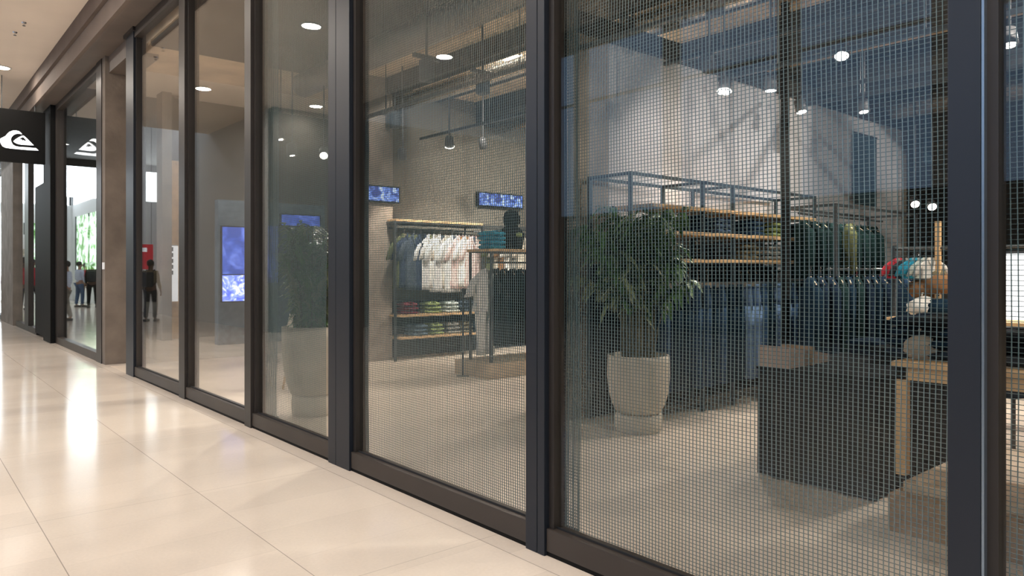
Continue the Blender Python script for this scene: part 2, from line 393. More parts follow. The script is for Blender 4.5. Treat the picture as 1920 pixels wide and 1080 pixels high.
# ceiling lamps --------------------------------------------------------------------
def downlight(x, y, z, r, power, col, label, lens='lens', spread=None, grp='recessed downlights'):
    t = thing('downlight', label, 'downlight', (x, y, z), group=grp)
    bm = bmesh.new(); lathe(bm, [(r*1.25, 0), (r*1.25, -.012), (r*1.02, -.016), (r*1.02, 0)], 28); obj('trim_ring', bm, 'lamp_ring', t)
    bm = bmesh.new(); lathe(bm, [(r, -.002), (r, -.008)], 28); obj('lens', bm, lens, t)
    l = lamp('AREA', 'downlight_bulb', (0, 0, -.02), power, col, r*2); l.parent = t
    return t
for i, (x, y) in enumerate(MALL_LAMPS):
    downlight(x, y, ZC if y < 20 else 7.0, .13, MALL_P*(1 if y < 16 else .25 if y < 20 else 1.0), WARM if y < 20 else (.93, .96, 1), ('recessed downlight in the cream mall ceiling, %s of the row %s' % (ORD[i % 5], 'nearer the shop front' if i < 5 else 'nearer the atrium')) if i < 10 else 'recessed downlight %s' % ('beyond the hanging sign', 'first in the high far ceiling', 'second in the high far ceiling', 'last in the high far ceiling')[i-10], grp='mall ceiling downlights')
for i, (x, y) in enumerate(SHOP_FILL_LAMPS):  # invented fixtures that raise the overall shop light
    zz = 5.0 if y > 12 else (4.42 if x < 8 else 4.30)
    downlight(x, y, zz, .10, SHOP_FILL_P*(.3 if y > 12 else 1), NEUT, 'added fill downlight in the shop ceiling %s' % ('behind the right post', 'over the folded mesh strip', 'over the thick double post', 'over the left planter', 'over the black display block', 'over the island rack', 'beyond the clear panels', 'far over the shirt rail', 'far back behind the right post')[i], grp='added shop fill downlights')
for (x, y, wh) in ((5.5, 19.5, 'nearest its entrance'), (5.5, 26, 'second from its entrance'), (5.0, 32, 'third from its entrance'), (8.5, 30, 'deepest inside')):
    downlight(x, y, 6.2, .15, 14, (.92, .96, 1), 'round downlight in the ceiling of the neighbouring store, %s' % wh, grp='neighbouring store downlights')

def spotlight(px, py, z, label, aim, power=SPOT_P, lens_r=.055, zt=TZ, wide=1.5):
    p = at_zc(px, py, F*(z-HC)/(HZ-py)) if py < HZ else None
    t = thing('track_spotlight', label, 'spotlight', p, group=None); zt = 4.415 if p.x < 8 else (4.295 if p.x > 8.5 else 4.015)
    d = (Vector(aim) - p).normalized(); q = d.to_track_quat('-Z', 'Y').to_matrix().to_4x4()
    bm = bmesh.new(); lathe(bm, [(.03, .17), (.06, .15), (.068, .0), (.058, -.005), (.056, .02), (.03, .025)], 18); bm.transform(q); obj('lamp_can', bm, 'spot_body', t, True)
    bm = bmesh.new(); lathe(bm, [(lens_r, .006), (lens_r, .0)], 18); bm.transform(q); obj('lens', bm, 'lens', t)
    bm = bmesh.new(); tube(bm, [(0, 0, .08), (0, 0, max(.12, zt-p.z))], .012, 8); obj('bracket', bm, 'spot_body', t)
    l = lamp('SPOT', 'spot_bulb', d*.02, power, NEUT, .05, d.to_track_quat('-Z', 'Y').to_euler(), angle=wide); l.parent = t
    return t
SP = [(1358,172,3.30,'largest lit track spotlight above the jeans shelves',(6.0,4.2,.6),80,.075),
 (1445,170,3.30,'lit track spotlight just left of the dark post',(6.9,4.0,.5),60,.06),
 (1503,210,3.30,'lit track spotlight just right of the dark post',(8.0,3.6,.4),60,.06),
 (1620,210,3.30,'lit track spotlight above the dark fabric banner',(8.5,3.4,.4),50,.05),
 (1578,105,3.30,'highest lit track spotlight left of the thick right post',(5.0,2.4,.7),40,.06),
 (843,275,3.25,'brighter lit spotlight above the striped shirts',(7.2,10,1.3),75,.07),
 (755,298,3.05,'smaller lit spotlight above the navy shirts',(6.4,9.95,1.2),65,.055),
 (906,277,3.35,'faint lit spotlight above the right end of the shirt rail',(8.2,9.95,1.2),60,.035),
 (607,292,2.95,'lit spotlight above the planter by the thick post',(3.2,6.5,.6),130,.05),
 (548,292,2.90,'small lit spotlight left of the one above the planter',(4.2,8.8,0),24,.03),
 (526,262,3.15,'tiny lit spotlight high over the left planter',(4.2,8.8,0),24,.035),
 (1893,85,3.30,'lit spotlight seen right of the thick right post',(6.6,1.6,.8),60,.05),
 (1748,388,2.35,'lower lit spotlight far back beside the thick post',(8.5,2.2,0),60,.06),
 (1716,383,2.40,'lit spotlight far back at the partition end',(8.5,2.4,0),60,.06)]
SP += [(1165,75,3.9,'added wall washer spotlight above the concrete pillar',(6.2,4.9,1.9),60,.03),(1330,130,3.25,'wall washer spotlight high above the planter',(7.8,4.9,1.4),14,.03)]  # extra spotlights added to brighten the partition wall
for s in SP: spotlight(s[0], s[1], s[2], s[3], s[4], s[5]*2.6, s[6], wide=2.5 if 'wall washer' in s[3] else 1.3)
for i, (px, py, z) in enumerate(((800,140,3.45),(1340,15,3.85),(1186,68,4.0),(905,165,3.5),(740,232,3.7))):
    p = at_zc(px, py, F*(z-HC)/(HZ-py))
    t = thing('ceiling_projector', '%s dark unlit ceiling spotlight under the slab' % ('leftmost high','large right','middle','left of centre','low left')[i], 'spotlight', p, group=None)
    bm = bmesh.new(); lathe(bm, [(.05, .16), (.08, .14), (.085, -.06), (.07, -.07)], 16); obj('lamp_can', bm, 'spot_body', t, True)
    bm = bmesh.new(); box(bm, -.16, .16, -.02, .02, .16, .2); tube(bm, [(0, 0, .2), (0, 0, 4.4-z)], .012, 6); obj('bracket', bm, 'spot_body', t)
for i, (px, py) in enumerate(((45, 42), (28, 60))):
    p = at_zc(px, py, F*(ZC-HC)/(HZ-py))
    t = thing('sprinkler_head', '%s of two small sprinkler heads in the cream ceiling' % ('right', 'left')[i], 'sprinkler', p)
    bm = bmesh.new(); lathe(bm, [(.035, 0), (.03, -.015), (.012, -.02), (.012, -.05)], 14); obj('escutcheon', bm, 'chrome', t)
    bm = bmesh.new(); lathe(bm, [(.02, -.055), (.022, -.05)], 14); obj('deflector', bm, 'steel', t)

# ================================================================== SHOP FRONT
def post(n, y0, y1, x0=XF, x1=2.60, m='bronze', label=None, z1=ZT, seams=()):
    t = bpy.data.objects.new('trim_%d' % n, None); COL.objects.link(t); t['kind'] = 'structure'; t['label'] = label
    cuts = [y0] + list(seams) + [y1]
    for a, b in zip(cuts, cuts[1:]): obj('post_profile', B(x0, x1, a+.002, b-.002, 0, z1, bev=.003), m, t)
    for s in seams: obj('seam', B(x0+.012, x1-.01, s-.002, s+.002, 0, z1), 'black', t)
    return t
post(10, fy(250), fy(236), m='charcoal_metal', label='end post of the glazed shop front')
obj('post_cap', B(XF-.02, 2.6, fy(252), fy(234), ZT-.05, ZT-.001), 'bronze', bpy.data.objects['trim_10'])
post(11, fy(346), fy(335), label='slim post between the two clear panels')
post(12, fy(470), fy(458), label='slim post left of the planter panel')
post(13, fy(655), fy(615), m='charcoal_metal', label='thick double post right of the left planter', seams=(fy(629.5),))
post(14, fy(1021), fy(985), m='charcoal_metal', label='double post between the two large mesh panels', seams=(fy(1007),))
post(15, fy(1840), fy(1775), m='charcoal_metal', label='thick dark post at the right of the picture')
obj('gleam_strip', B(XF+.004, XF+.085, fy(1840)-.006, fy(1840)+.001, 0, ZT), 'gleam_steel', bpy.data.objects['trim_15'])  # gleam on the post's side return, painted as a lighter strip
post(16, -1.35, -1.25, m='charcoal_metal', label='post beyond the right edge')

panels = [('window_1', fy(346), fy(250)), ('window_2', fy(470), fy(346)+.0), ('window_3', fy(655), fy(470)), ('window_4', fy(1021), fy(655)), ('window_5', fy(1840), fy(1021)), ('window_6', -1.25, fy(1840))]
ends = [(fy(346), fy(250)), (fy(470), fy(335)), (fy(615), fy(458)), (fy(985), fy(655)), (fy(1775), fy(1021)), (-1.25, fy(1840))]
ends = [(fy(335), fy(250)), (fy(458), fy(346)), (fy(615), fy(470)), (fy(985), fy(655)), (fy(1775), fy(1021)), (-1.25, fy(1840))]
for i, (a, b) in enumerate(ends):
    wn = struct('window_%d' % (i+1), B(XG, XG+.010, a+.002, b-.002, .13, ZT-.12), 'glass',
         label=('leftmost clear glass panel of the shop front', 'second clear glass panel of the shop front', 'glass panel in front of the left planter', 'large glass panel before the striped shirts', 'largest glass panel before the jeans rack', 'glass panel right of the thick right post')[i])
    obj('bottom_rail', B(XF+.012, XG+.05, a, b, .022, .135, bev=.004), 'bronze_rail', wn)
    obj('top_rail', B(XF+.012, XG+.05, a, b, ZT-.13, ZT-.001), 'bronze_rail', wn)
    obj('threshold', B(XF+.018, XG+.06, a, b, 0, .022), 'black', wn)
    obj('stile', B(XG-.025, XG+.045, b-.035, b, .135, ZT-.13), 'bronze', wn)
    obj('stile', B(XG-.012, XG+.045, a, a+.012, .135, ZT-.13), 'charcoal_metal', wn)
    gk = bmesh.new(); box(gk, XG-.006, XG+.0, a+.012, b-.035, .135, .145); obj('gasket', gk, 'rubber', wn)

# woven wire mesh hung behind the glass ------------------------------------------------
def mesh_screen(y0, y1, label, X=XG+.075, dy=.018, dz=.0155, fold=.0, wr=.0014, hr=.0010, seed=0):
    rr = random.Random(seed)
    ph = [rr.uniform(0, 6.28) for _ in range(6)]
    def off(y, z):
        return .007*math.sin(3.1*y+ph[0]+.6*z) + .004*math.sin(7.3*y+1.3*z+ph[1]) + .003*math.sin(2.2*z+ph[2])
    def sl_(y, z): return .0035*math.sin(1.7*z+ph[3]+2*y) + .002*math.sin(4.1*z+ph[4])
    t = thing('wire_mesh_screen', label, 'screen', (X, 0, 0))
    z0, z1 = .10, ZT-.08
    bm = bmesh.new()
    ny = int((y1-y0)/dy)
    for k in range(ny+1):
        y = y0 + k*dy; zs = [z0+(z1-z0)*j/20 for j in range(21)]
        pts = [(off(y, z), y+sl_(y, z), z) for z in zs]
        loft(bm, [[(p[0]-wr, p[1]-wr, p[2]), (p[0]+wr, p[1]-wr, p[2]), (p[0]+wr, p[1]+wr, p[2]), (p[0]-wr, p[1]+wr, p[2])] for p in pts])
    obj('warp_wires', bm, 'mesh_wire', t)
    bm = bmesh.new(); nz = int((z1-z0)/dz)
    for k in range(nz+1):
        z = z0+k*dz; ysg = [y0+(y1-y0)*j/10 for j in range(11)]
        pts = [(off(y, z)+.0022, y, z + .0015*math.sin(2.3*y+ph[5]+.4*z)) for y in ysg]
        loft(bm, [[(p[0]-hr, p[1], p[2]-hr), (p[0]+hr, p[1], p[2]-hr), (p[0]+hr, p[1], p[2]+hr), (p[0]-hr, p[1], p[2]+hr)] for p in pts])
    obj('weft_wires', bm, 'mesh_weft', t)
    bm = bmesh.new(); tube(bm, [(0, y0, z0), (0, y1, z0)], .006, 6); obj('hem_bar', bm, 'steel', t)
    return t
mesh_screen(fy(612, XG+.07), fy(480, XG+.07), 'woven wire mesh screen hung before the left planter', seed=3)
mesh_screen(fy(985, XG+.07), fy(668, XG+.07), 'woven wire mesh screen hung before the striped shirts', seed=4)
mesh_screen(fy(1775, XG+.07), fy(1030, XG+.07), 'widest woven wire mesh screen, before the jeans and planter', seed=5)
mesh_screen(-1.2, fy(1870, XG+.07), 'woven wire mesh screen right of the thick right post', seed=6)
mesh_screen(fy(1083, XG+.12), fy(1028, XG+.12), 'folded back strip of wire mesh beside the double post', X=XG+.13, dy=.0125, dz=.0155, wr=.0017, seed=8)
mesh_screen(fy(685, XG+.12), fy(664, XG+.12), 'folded back strip of wire mesh beside the thick double post', X=XG+.13, dy=.012, wr=.002, seed=9)
mesh_screen(fy(520, XG+.12), fy(478, XG+.12), 'folded back strip of wire mesh left of the left planter', X=XG+.13, dy=.014, wr=.0015, seed=10)

# entrance recess and neighbouring store front ---------------------------------------
struct('wall_column', B(XF, 2.86, fy(197), fy(182), 0, ZT), 'concrete', label='raw concrete pier between the two shop fronts')
tc_ = bpy.data.objects.new('trim_20', None); COL.objects.link(tc_); tc_['kind'] = 'structure'; tc_['label'] = 'steel corner strip and plaques on the concrete pier'
obj('corner_strip', B(XF-.012, XF-.001, fy(191.5), fy(182), 0, ZT), 'bronze', tc_)
obj('plaque', B(XF-.008, XF-.001, fy(196.5), fy(192.5), at_X(195, 505, XF).z, at_X(195, 492, XF).z), 'white_wall', tc_)
struct('trim_21', B(XF+.05, 2.86, fy(236), fy(197), ZT-.25, ZT-.001), 'soffit', label='lintel over the recess beside the pier')
def farwin(n, pa, pb, label):
    a, b = fy(pb), fy(pa)
    wn = struct('window_%d' % n, B(XG, XG+.01, a+.002, b-.002, .12, ZT-.1), 'clear_glass', label=label)
    obj('bottom_rail', B(XF, XG+.04, a, b, .0, .13), 'bronze_rail', wn)
    obj('top_rail', B(XF, XG+.04, a, b, ZT-.12, ZT-.001), 'bronze_rail', wn)
farwin(7, 107, 182, 'shop window of the neighbouring store beside the pier')
post(22, fy(104), fy(90.3), x0=2.36, m='black', label='black post beside the hanging logo sign')
post(23, fy(107), fy(104), m='bronze', label='bronze jamb beside the black post')
pn = bmesh.new(); yA, yB = fy(90), fy(68); box(pn, XF-.02, XF+.1, yA, yB, .05, at_X(80, 345, XF).z)
o = obj('black_panel', pn, 'black'); tag(o, 'tall black panel standing behind the black post', 'panel')
farwin(8, 53, 68, 'narrow far window left of the black panel')
post(24, fy(53), fy(46), label='bronze mullion between the far windows')
farwin(9, 30, 46, 'far window showing the person in red')
struct('wall_pier', B(XF-.05, 2.9, fy(28.5), fy(6), 0, ZT), 'concrete_grey', label='grey concrete pier at the far left')
farwin(10, -14, 6, 'farthest shop window at the left edge')
struct('wall_front_far', B(XF, 2.9, fy(-14), 40, 0, ZT), 'concrete_grey', label='wall beyond the last far window')
struct('trim_25', B(XF+.01, XF+.08, fy(90), fy(68), at_X(80, 345, XF).z+.02, ZT-.1), 'clear_glass', label='clear transom above the black panel')

# hanging logo sign ---------------------------------------------------------------------
YS = 16.78
sg = thing('hanging_sign', 'black hanging sign with white wave and mountain logo', 'sign', (0, YS, 0))
a_ = at_Y(85, 212, YS); b_ = at_Y(85, 308, YS)
obj('sign_box', B(1.30, a_.x, 0, .14, b_.z, a_.z, bev=.006), 'black', sg)
def poly_obj(name, pts, m, y, th, parent):
    bm = bmesh.new(); vs = [bm.verts.new((p[0], y, p[1])) for p in pts]; f = bm.faces.new(vs)
    r = bmesh.ops.extrude_face_region(bm, geom=[f])
    for v in r['geom']:
        if isinstance(v, bmesh.types.BMVert): v.co.y -= th
    bmesh.ops.triangulate(bm, faces=bm.faces[:]); return obj(name, bm, m, parent)
def zp(l):
    out = []
    for (x, y) in l:
        p = at_Y(x/4.5, 180+y/4.5, YS); out.append((p.x, p.z))
    return out
wave_pts = [(0,380),(4,358),(22,350),(45,338),(60,320),(78,303),(108,292),(138,292),(160,298),(176,310),(186,324),(165,319),(140,319),(117,328),(99,345),(91,365),(95,388),(108,411),(132,424),(163,430),(235,434),(304,441),(325,461),(250,458),(160,450),(85,443),(45,437),(20,424),(6,402)]
mt_pts = [(112,382),(130,366),(158,348),(183,336),(196,334),(208,342),(230,362),(284,417),(235,415),(175,411),(145,404),(124,393)]
sn_pts = [(160,369),(185,349),(197,351),(215,370),(214,383),(197,371),(191,381),(182,366)]
obj_w = poly_obj('wave_emblem', zp(wave_pts), 'logo_white', -.001, .015, sg)
poly_obj('mountain_emblem', zp(mt_pts), 'logo_white', -.001, .015, sg)
poly_obj('snow_notch', zp(sn_pts), 'black', -.0165, .003, sg)
for x in (1.62, 2.15):
    bm = bmesh.new(); tube(bm, [(x, .07, a_.z), (x, .07, ZC)], .008, 8); obj('hanging_rod', bm, 'steel', sg)

# ================================================================== PIERS IN SHOP
pA = at_Y(1083, HZ, YW); pB = at_Y(1139, HZ, YW)
struct('wall_pillar', B(4.82, pB.x, YW-.02, YW+.55, 0, 4.42), 'concrete_pale', label='concrete pillar behind the large planter')
p1 = at_Y(684, HZ, 10.0); p2 = at_Y(736, HZ, 10.0)
struct('wall_pillar_left', B(p1.x, p2.x, 10.0, YL, 0, 4.42), 'concrete_pale', label='concrete pillar left of the navy shirts')
pp = at_Y(1473, HZ, 4.1)
struct('trim_30', B(pp.x-.032, pp.x+.032, 4.07, 4.14, 0, 4.3), 'black', label='slim black steel post before the shelves')

# ================================================================== GARMENT BUILDERS
def ringxz(cx, cz, hw, hd, n, folds=0, amp=0, ph=0, cy=0):
    out = []
    for k in range(n):
        a = 2*PI*k/n; r = 1 + amp*math.sin(folds*a+ph)
        out.append((cx+hw*math.cos(a)*r, cy+hd*math.sin(a)*(1+2.2*amp*math.sin(folds*a+ph)), cz))
    return out
def hanger(parent, m='oak_pale', w=.19, zt=.0):
    bm = bmesh.new()
    tube(bm, [(-w, 0, -.075), (-.03, 0, -.012), (0, 0, 0), (.03, 0, -.012), (w, 0, -.075)], .008, 6)
    h = obj('hanger', bm, m, parent)
    bm = bmesh.new(); tube(bm, [(0, 0, 0), (0, 0, .05), (.02, 0, .075), (0, 0, .098), (-.02, 0, .08)], .003, 6)
    obj('hook', bm, 'chrome', h)
def shirt(name, label, cat, m, collar, h=.74, hw=.235, sleeve=.26, long=False, group=None, seed=0):
    rr = random.Random(seed)
    t = thing(name, label, cat, (0, 0, 0), group=group)
    bm = bmesh.new(); n = 28; ph = rr.uniform(0, 6)
    prof = [(-.0, .055, .03, 0), (-.03, .095, .045, 0), (-.06, .17, .052, 0), (-.085, .205, .055, 0), (-.13, .215, .06, .01), (-.22, hw*.93, .062, .03)]
    for k in range(8): prof.append((-.22-(h-.22)*(k+1)/8, hw*(.93+.07*(k+1)/8), .062+.01*k/8, .03+.07*(k+1)/8))
    loft(bm, [ringxz(0, z, a, b, n, 7, am, ph+.1*i) for i, (z, a, b, am) in enumerate(prof)])
    L_ = .56 if long else sleeve
    for s in (-1, 1):
        path = [(s*.17, 0, -.085), (s*.225, 0, -.13), (s*(.265 if long else .285), .01, -.085-L_*.55), (s*(.27 if long else .315), .02, -.085-L_)]
        rad = [.05, .07, .068, .05 if long else .078]
        rings = []
        for (x, y, z), r in zip(path, rad):
            rings.append([(x+r*math.cos(2*PI*k/12), y+r*.62*math.sin(2*PI*k/12), z+.25*r*math.cos(2*PI*k/12)*(-s)) for k in range(12)])
        loft(bm, rings)
    obj('garment_body', bm, m, t, True)
    # open collar: V of lining with two lapels
    bm = bmesh.new(); vs = [(-.055, -.046, -.005), (.055, -.046, -.005), (.0, -.078, -.20)]; b2 = [(-.05, -.02, -.005), (.05, -.02, -.005), (0, -.05, -.18)]
    loft(bm, [vs, b2]); obj('neck_opening', bm, collar, t)
    for s in (-1, 1):
        bm = bmesh.new(); a = [(s*.05, -.05, .012), (s*.095, -.055, -.03), (s*.03, -.085, -.15), (0, -.083, -.20)]
        loft(bm, [a, [(x, y+.012, z) for x, y, z in a]]); obj('lapel', bm, m, t)
    hanger(t); return t
def trousers(name, label, cat, m, h=1.02, hw=.19, group=None, seed=0):
    rr = random.Random(seed); t = thing(name, label, cat, group=group)
    bm = bmesh.new(); ph = rr.uniform(0, 6)
    loft(bm, [ringxz(0, z, a, b, 24, 5, am, ph) for z, a, b, am in ((-.06, hw*.92, .045, 0), (-.10, hw*.94, .05, .01), (-.2, hw, .06, .03), (-.32, hw*1.03, .062, .03))])
    for s in (-1, 1):
        loft(bm, [ringxz(s*hw*.5+s*.01*i, z, r, r*.62, 14, 4, .05, ph+i*.5) for i, (z, r) in enumerate(((-.28, hw*.52), (-.45, hw*.48), (-.65, hw*.43), (-.85, hw*.40), (-h, hw*.42)))])
    obj('garment_body', bm, m, t, True)
    bm = bmesh.new(); loft(bm, [ringxz(0, z, hw*.95, .05, 24) for z in (-.055, -.095)]); obj('waistband', bm, m, t, True)
    bm = bmesh.new(); tube(bm, [(-hw*.8, 0, -.04), (hw*.8, 0, -.04)], .005, 6); box(bm, -hw*.75-.01, -hw*.75+.01, -.05, .05, -.08, -.03); box(bm, hw*.75-.01, hw*.75+.01, -.05, .05, -.08, -.03)
    hg = obj('hanger', bm, 'chrome', t)
    bm = bmesh.new(); tube(bm, [(0, 0, -.04), (0, 0, .05), (.02, 0, .075), (0, 0, .098), (-.02, 0, .08)], .004, 6); obj('hook', bm, 'chrome', hg)
    return t
def folded_bm(w=.30, d=.34, h=.055, seed=0):
    rr = random.Random(seed); bm = bmesh.new(); n = 12
    rings = []
    for i in range(11):
        u = i/10*2-1; y = u*d/2; k = (1-abs(u)**6)**.5*.92+.08
        ring = []
        for a in range(24):
            t_ = 2*PI*a/24; c, s_ = math.cos(t_), math.sin(t_)
            x = w/2*math.copysign(abs(c)**.45, c); z = h/2*math.copysign(abs(s_)**.7, s_)
            sag = .012*math.cos(u*1.5)*math.cos(x/w*3) if s_ > 0 else 0
            ring.append((x*(.9+.1*k)+rr.uniform(-.002, .002), y, h/2+z*k+sag+rr.uniform(-.0015, .0015)))
        rings.append(ring)
    loft(bm, rings)
    return bm
FOLD_SRC = {}
def folded(m, loc, label, group, rz=0, s=(1, 1, 1), cat='folded clothes', name='folded_shirt'):
    if m not in FOLD_SRC:
        t = thing(name, label, cat, loc, rz, group); obj('folded_body', folded_bm(seed=len(FOLD_SRC)), m, t, True)
        bm = bmesh.new(); box(bm, -.045, .045, -.165, -.06, .064, .070, bev=.002); obj('collar', bm, m, t)
        FOLD_SRC[m] = t; t.scale = s; return t
    return dup(FOLD_SRC[m], loc, rz, label, s, group)


# ---------------------------------------------------------------- left clothes rail unit (behind the shirts panel)
YR = 9.75
def rail_unit(name, label, x0, x1, y0, depth, h, shelves, rail_z, posts, mt='steel', top=None, loc=None, shelf_m='oak', back_x=None):
    t = thing(name, label, 'clothes rack', (x0, y0, 0)); W = x1-x0
    for xx in posts:
        for yy in (0, depth):
            obj('upright', B(xx-x0-.016, xx-x0+.016, yy-.016, yy+.016, 0, h), mt, t)
        obj('cross_bar', B(xx-x0-.012, xx-x0+.012, 0, depth, h-.03, h), mt, t)
    fb = bmesh.new(); box(fb, 0, W, -.012, .012, h-.03, h); box(fb, 0, W, depth-.012, depth+.012, h-.03, h); obj('top_frame', fb, mt, t)
    for z, sx0, sx1 in shelves:
        obj('shelf', B(sx0-x0, sx1-x0, -.02, depth+.02, z-.035, z, bev=.004), shelf_m, t)
    for rz_, ry in rail_z:
        bm = bmesh.new(); tube(bm, [(0, ry, rz_), (W, ry, rz_)], .014, 10); obj('hanging_rail', bm, 'steel', t)
    return t
xl0 = at_Y(741, 0, YR).x; xl1 = at_Y(905, 0, YR).x
zTop = at_Y(820, 418, YR).z; zR = at_Y(820, 437, YR).z
zs1 = at_Y(836, 587, YR).z; zs2 = at_Y(836, 627, YR).z
rail_unit('clothes_rack', 'steel and oak wall rack holding the striped shirts', xl0, 12.0, YR, .5, zTop, [(zs1, xl0+.05, xl1), (zs2, xl0+.1, xl1), (zTop+.03, xl0, xl1)], [(zR+.06, .2), ], [xl0, xl1, xl1+2.2, 12.0])
obj_bp = obj('back_panel', B(xl0, 12.0, YR+.53, YR+.56, 0, .9), 'cloth_charcoal'); obj_bp.parent = bpy.data.objects['clothes_rack']; obj_bp.location = (-xl0, -YR, 0)
LS = [(758,'cloth_olive','cloth_khaki','olive shirt at the left end of the shirt rail'),
      (765,'shirt_navy','cloth_olive','dark navy shirt, first of the navy shirts from the left'),
      (776,'cloth_slate','cloth_olive','slate blue shirt in the middle of the navy shirts'),
      (789,'shirt_navy','cloth_black','navy shirt right beside the first white shirt'),
      (806,'stripe_white','cloth_olive','white striped shirt beside the navy shirts'),
      (815,'cloth_white','cloth_grey','plain white shirt second from the navy shirts'),
      (826,'stripe_white','cloth_slate','white striped shirt with dark collar, middle of the rail'),
      (837,'cloth_cream','cloth_grey','cream shirt in the middle of the white shirts'),
      (848,'stripe_white','cloth_slate','white striped shirt just left of the pinkish ones'),
      (861,'stripe_pink','cloth_brown','pink striped shirt left of the last large shirt'),
      (873,'cloth_white','cloth_brown','white shirt pressed against the last striped shirt'),
      (886,'stripe_pink','cloth_slate','pinkish white striped shirt with dark collar at the rail end')]
SRC = {}
for i, (px, m, c, lb) in enumerate(LS):
    key = (m, c); loc = at_Y(px, 0, YR+.12); loc.z = zR+.06-.085; rz = math.radians(14 + R.uniform(-6, 6))
    if i in (1, 2, 3): loc.z -= .0
    s = R.uniform(.95, 1.06)
    if key not in SRC: SRC[key] = shirt('hanging_shirt', lb, 'shirt', m, c, seed=i, group='shirts on the left rail'); o = SRC[key]
    else: o = dup(SRC[key], (0, 0, 0), 0, lb)
    o.location = loc; o.rotation_euler = (0, 0, rz); o.scale = (s*.98, s*.8, s*1.2)
for j, (px, m, lb) in enumerate(((922,'cloth_olive','olive jacket hanging beyond the rack upright'),(934,'cloth_cream','cream shirt hanging beyond the olive jacket'),(944,'cloth_brown','brown shirt hanging beside the cream one'),(954,'cloth_white','white shirt hanging behind the blue folded clothes'),(966,'cloth_grey','grey shirt hanging behind the black mannequin'),(978,'cloth_cream','cream shirt nearest the double post'))):
    o = shirt('hanging_shirt', lb, 'shirt', m, 'cloth_charcoal', seed=40+j, group='shirts beyond the rack upright')
    o.location = at_Y(px, 0, YR+.15); o.location.z = zR-.02; o.rotation_euler = (0, 0, .5)
cols1 = [(765,'cloth_maroon','maroon'),(808,'cloth_green','green and white'),(842,'cloth_pale','pale mint'),(868,'cloth_slate','slate grey'),(891,'cloth_charcoal','charcoal')]
cols2 = [(782,'cloth_bluegrey','blue grey'),(812,'cloth_green','leaf green'),(843,'cloth_grey','grey'),(868,'cloth_khaki','khaki'),(891,'denim_dark','dark blue')]
for cs, zz, nm in ((cols1, zs1, 'upper'), (cols2, zs2, 'lower')):
    for (px, m, cn) in cs:
        for k in range(3):
            p = at_Y(px, 0, YR+.16)
            folded(m, (p.x+R.uniform(-.012, .012), p.y+.02, zz+.001+k*.062), '%s folded shirt on the %s oak shelf, %s of its stack' % (cn, nm, ('bottom', 'middle', 'top')[k]), 'folded shirts under the rail', R.uniform(-.06, .06), (.92-.07*k, .95, .95))

# island rack with black garments, robe, mannequin ----------------------------------------
pl = at_floor(917, 712)
yI = pl.y
obj_pl = obj('wooden_plinth', B(pl.x, pl.x+1.9, yI, yI+.75, 0, .20, bev=.006), 'oak_pale'); tag(obj_pl, 'low tan wooden plinth on the concrete floor', 'plinth')
zsh = at_Y(950, 467, yI+.1).z; zrl = at_Y(950, 492, yI+.1).z
xr0 = at_Y(921, 0, yI+.1).x
rail_unit('clothes_rack', 'steel island rack with oak top shelf holding black garments', xr0, xr0+1.7, yI+.1, .45, zsh-.02, [(zsh, xr0-.05, xr0+1.75)], [(zrl, .2)], [xr0, xr0+1.7])
bpy.data.objects['clothes_rack.001'].location.z = .2
for ch in bpy.data.objects['clothes_rack.001'].children:
    if ch.name.startswith(('shelf', 'hanging', 'top_f', 'cross')): ch.location.z -= .2
    else: ch.scale.z = (zsh-.22)/(zsh-.02)
src = None
for k in range(9):
    lb = 'black jacket on the island rack, %s from the white robe' % ORD[k]
    if src is None:
        src = shirt('hanging_jacket', lb, 'jacket', 'cloth_black', 'cloth_charcoal', h=1.0, long=True, group='black jackets on the island rack'); o = src
    else: o = dup(src, (0, 0, 0), 0, lb)
    o.location = (xr0+.22+k*.15, yI+.3, zrl-.085); o.rotation_euler = (0, 0, 1.1+R.uniform(-.12, .12)); o.scale = (.95, 1, 1.02)
rb = shirt('hanging_robe', 'long pale striped overall hanging at the end of the island rack', 'overall', 'stripe_white', 'cloth_grey', h=.55, long=False, seed=66)
bm = bmesh.new()
for s in (-1, 1): loft(bm, [ringxz(s*.09, z, r, r*.6, 14, 4, .05, z*6) for z, r in ((-.5, .115), (-.7, .095), (-.95, .085), (-1.12, .088))])
obj('trouser_legs', bm, 'stripe_white', rb, True)
rb.location = (xr0-.02, yI+.2, zrl-.09); rb.rotation_euler = (0, 0, .25)
for k, (dx, m, lb) in enumerate(((.17, 'cloth_teal', 'bottom'), (.18, 'cloth_teal', 'second'), (.17, 'cloth_teal', 'third'), (.17, 'cloth_teal', 'top'))):
    folded(m, (xr0+dx, yI+.3, zsh+.001+k*.06), 'bright blue folded shirt on the island rack shelf, %s of four' % lb, 'blue folded shirts', .05*k, (.9, .9, 1))
mq = thing('mannequin_bust', 'black hooded mannequin bust on the island rack shelf', 'mannequin', (xr0+.52, yI+.3, zsh+.001))
bm = bmesh.new(); loft(bm, [ringxz(0, z, a, b, 22) for z, a, b in ((0, .17, .11), (.10, .19, .12), (.22, .21, .12), (.28, .16, .10), (.32, .09, .08))]); obj('torso', bm, 'cloth_black', mq, True)
bm = bmesh.new(); loft(bm, [ringxz(0, z, a, b, 20) for z, a, b in ((.31, .085, .085), (.37, .115, .12), (.45, .115, .12), (.52, .085, .09), (.55, .03, .03))]); obj('hood', bm, 'cloth_black', mq, True)
bm = bmesh.new(); lathe(bm, [(.0, -.03), (.045, -.02), (.05, .02), (.0, .035)], 12, (.02, -.13, .2)); obj('rosette', bm, 'cloth_green', mq, True)
ps = at_floor(868, 705)
pt = thing('floor_stand', 'slim steel post standing alone before the folded shirts', 'post', ps)
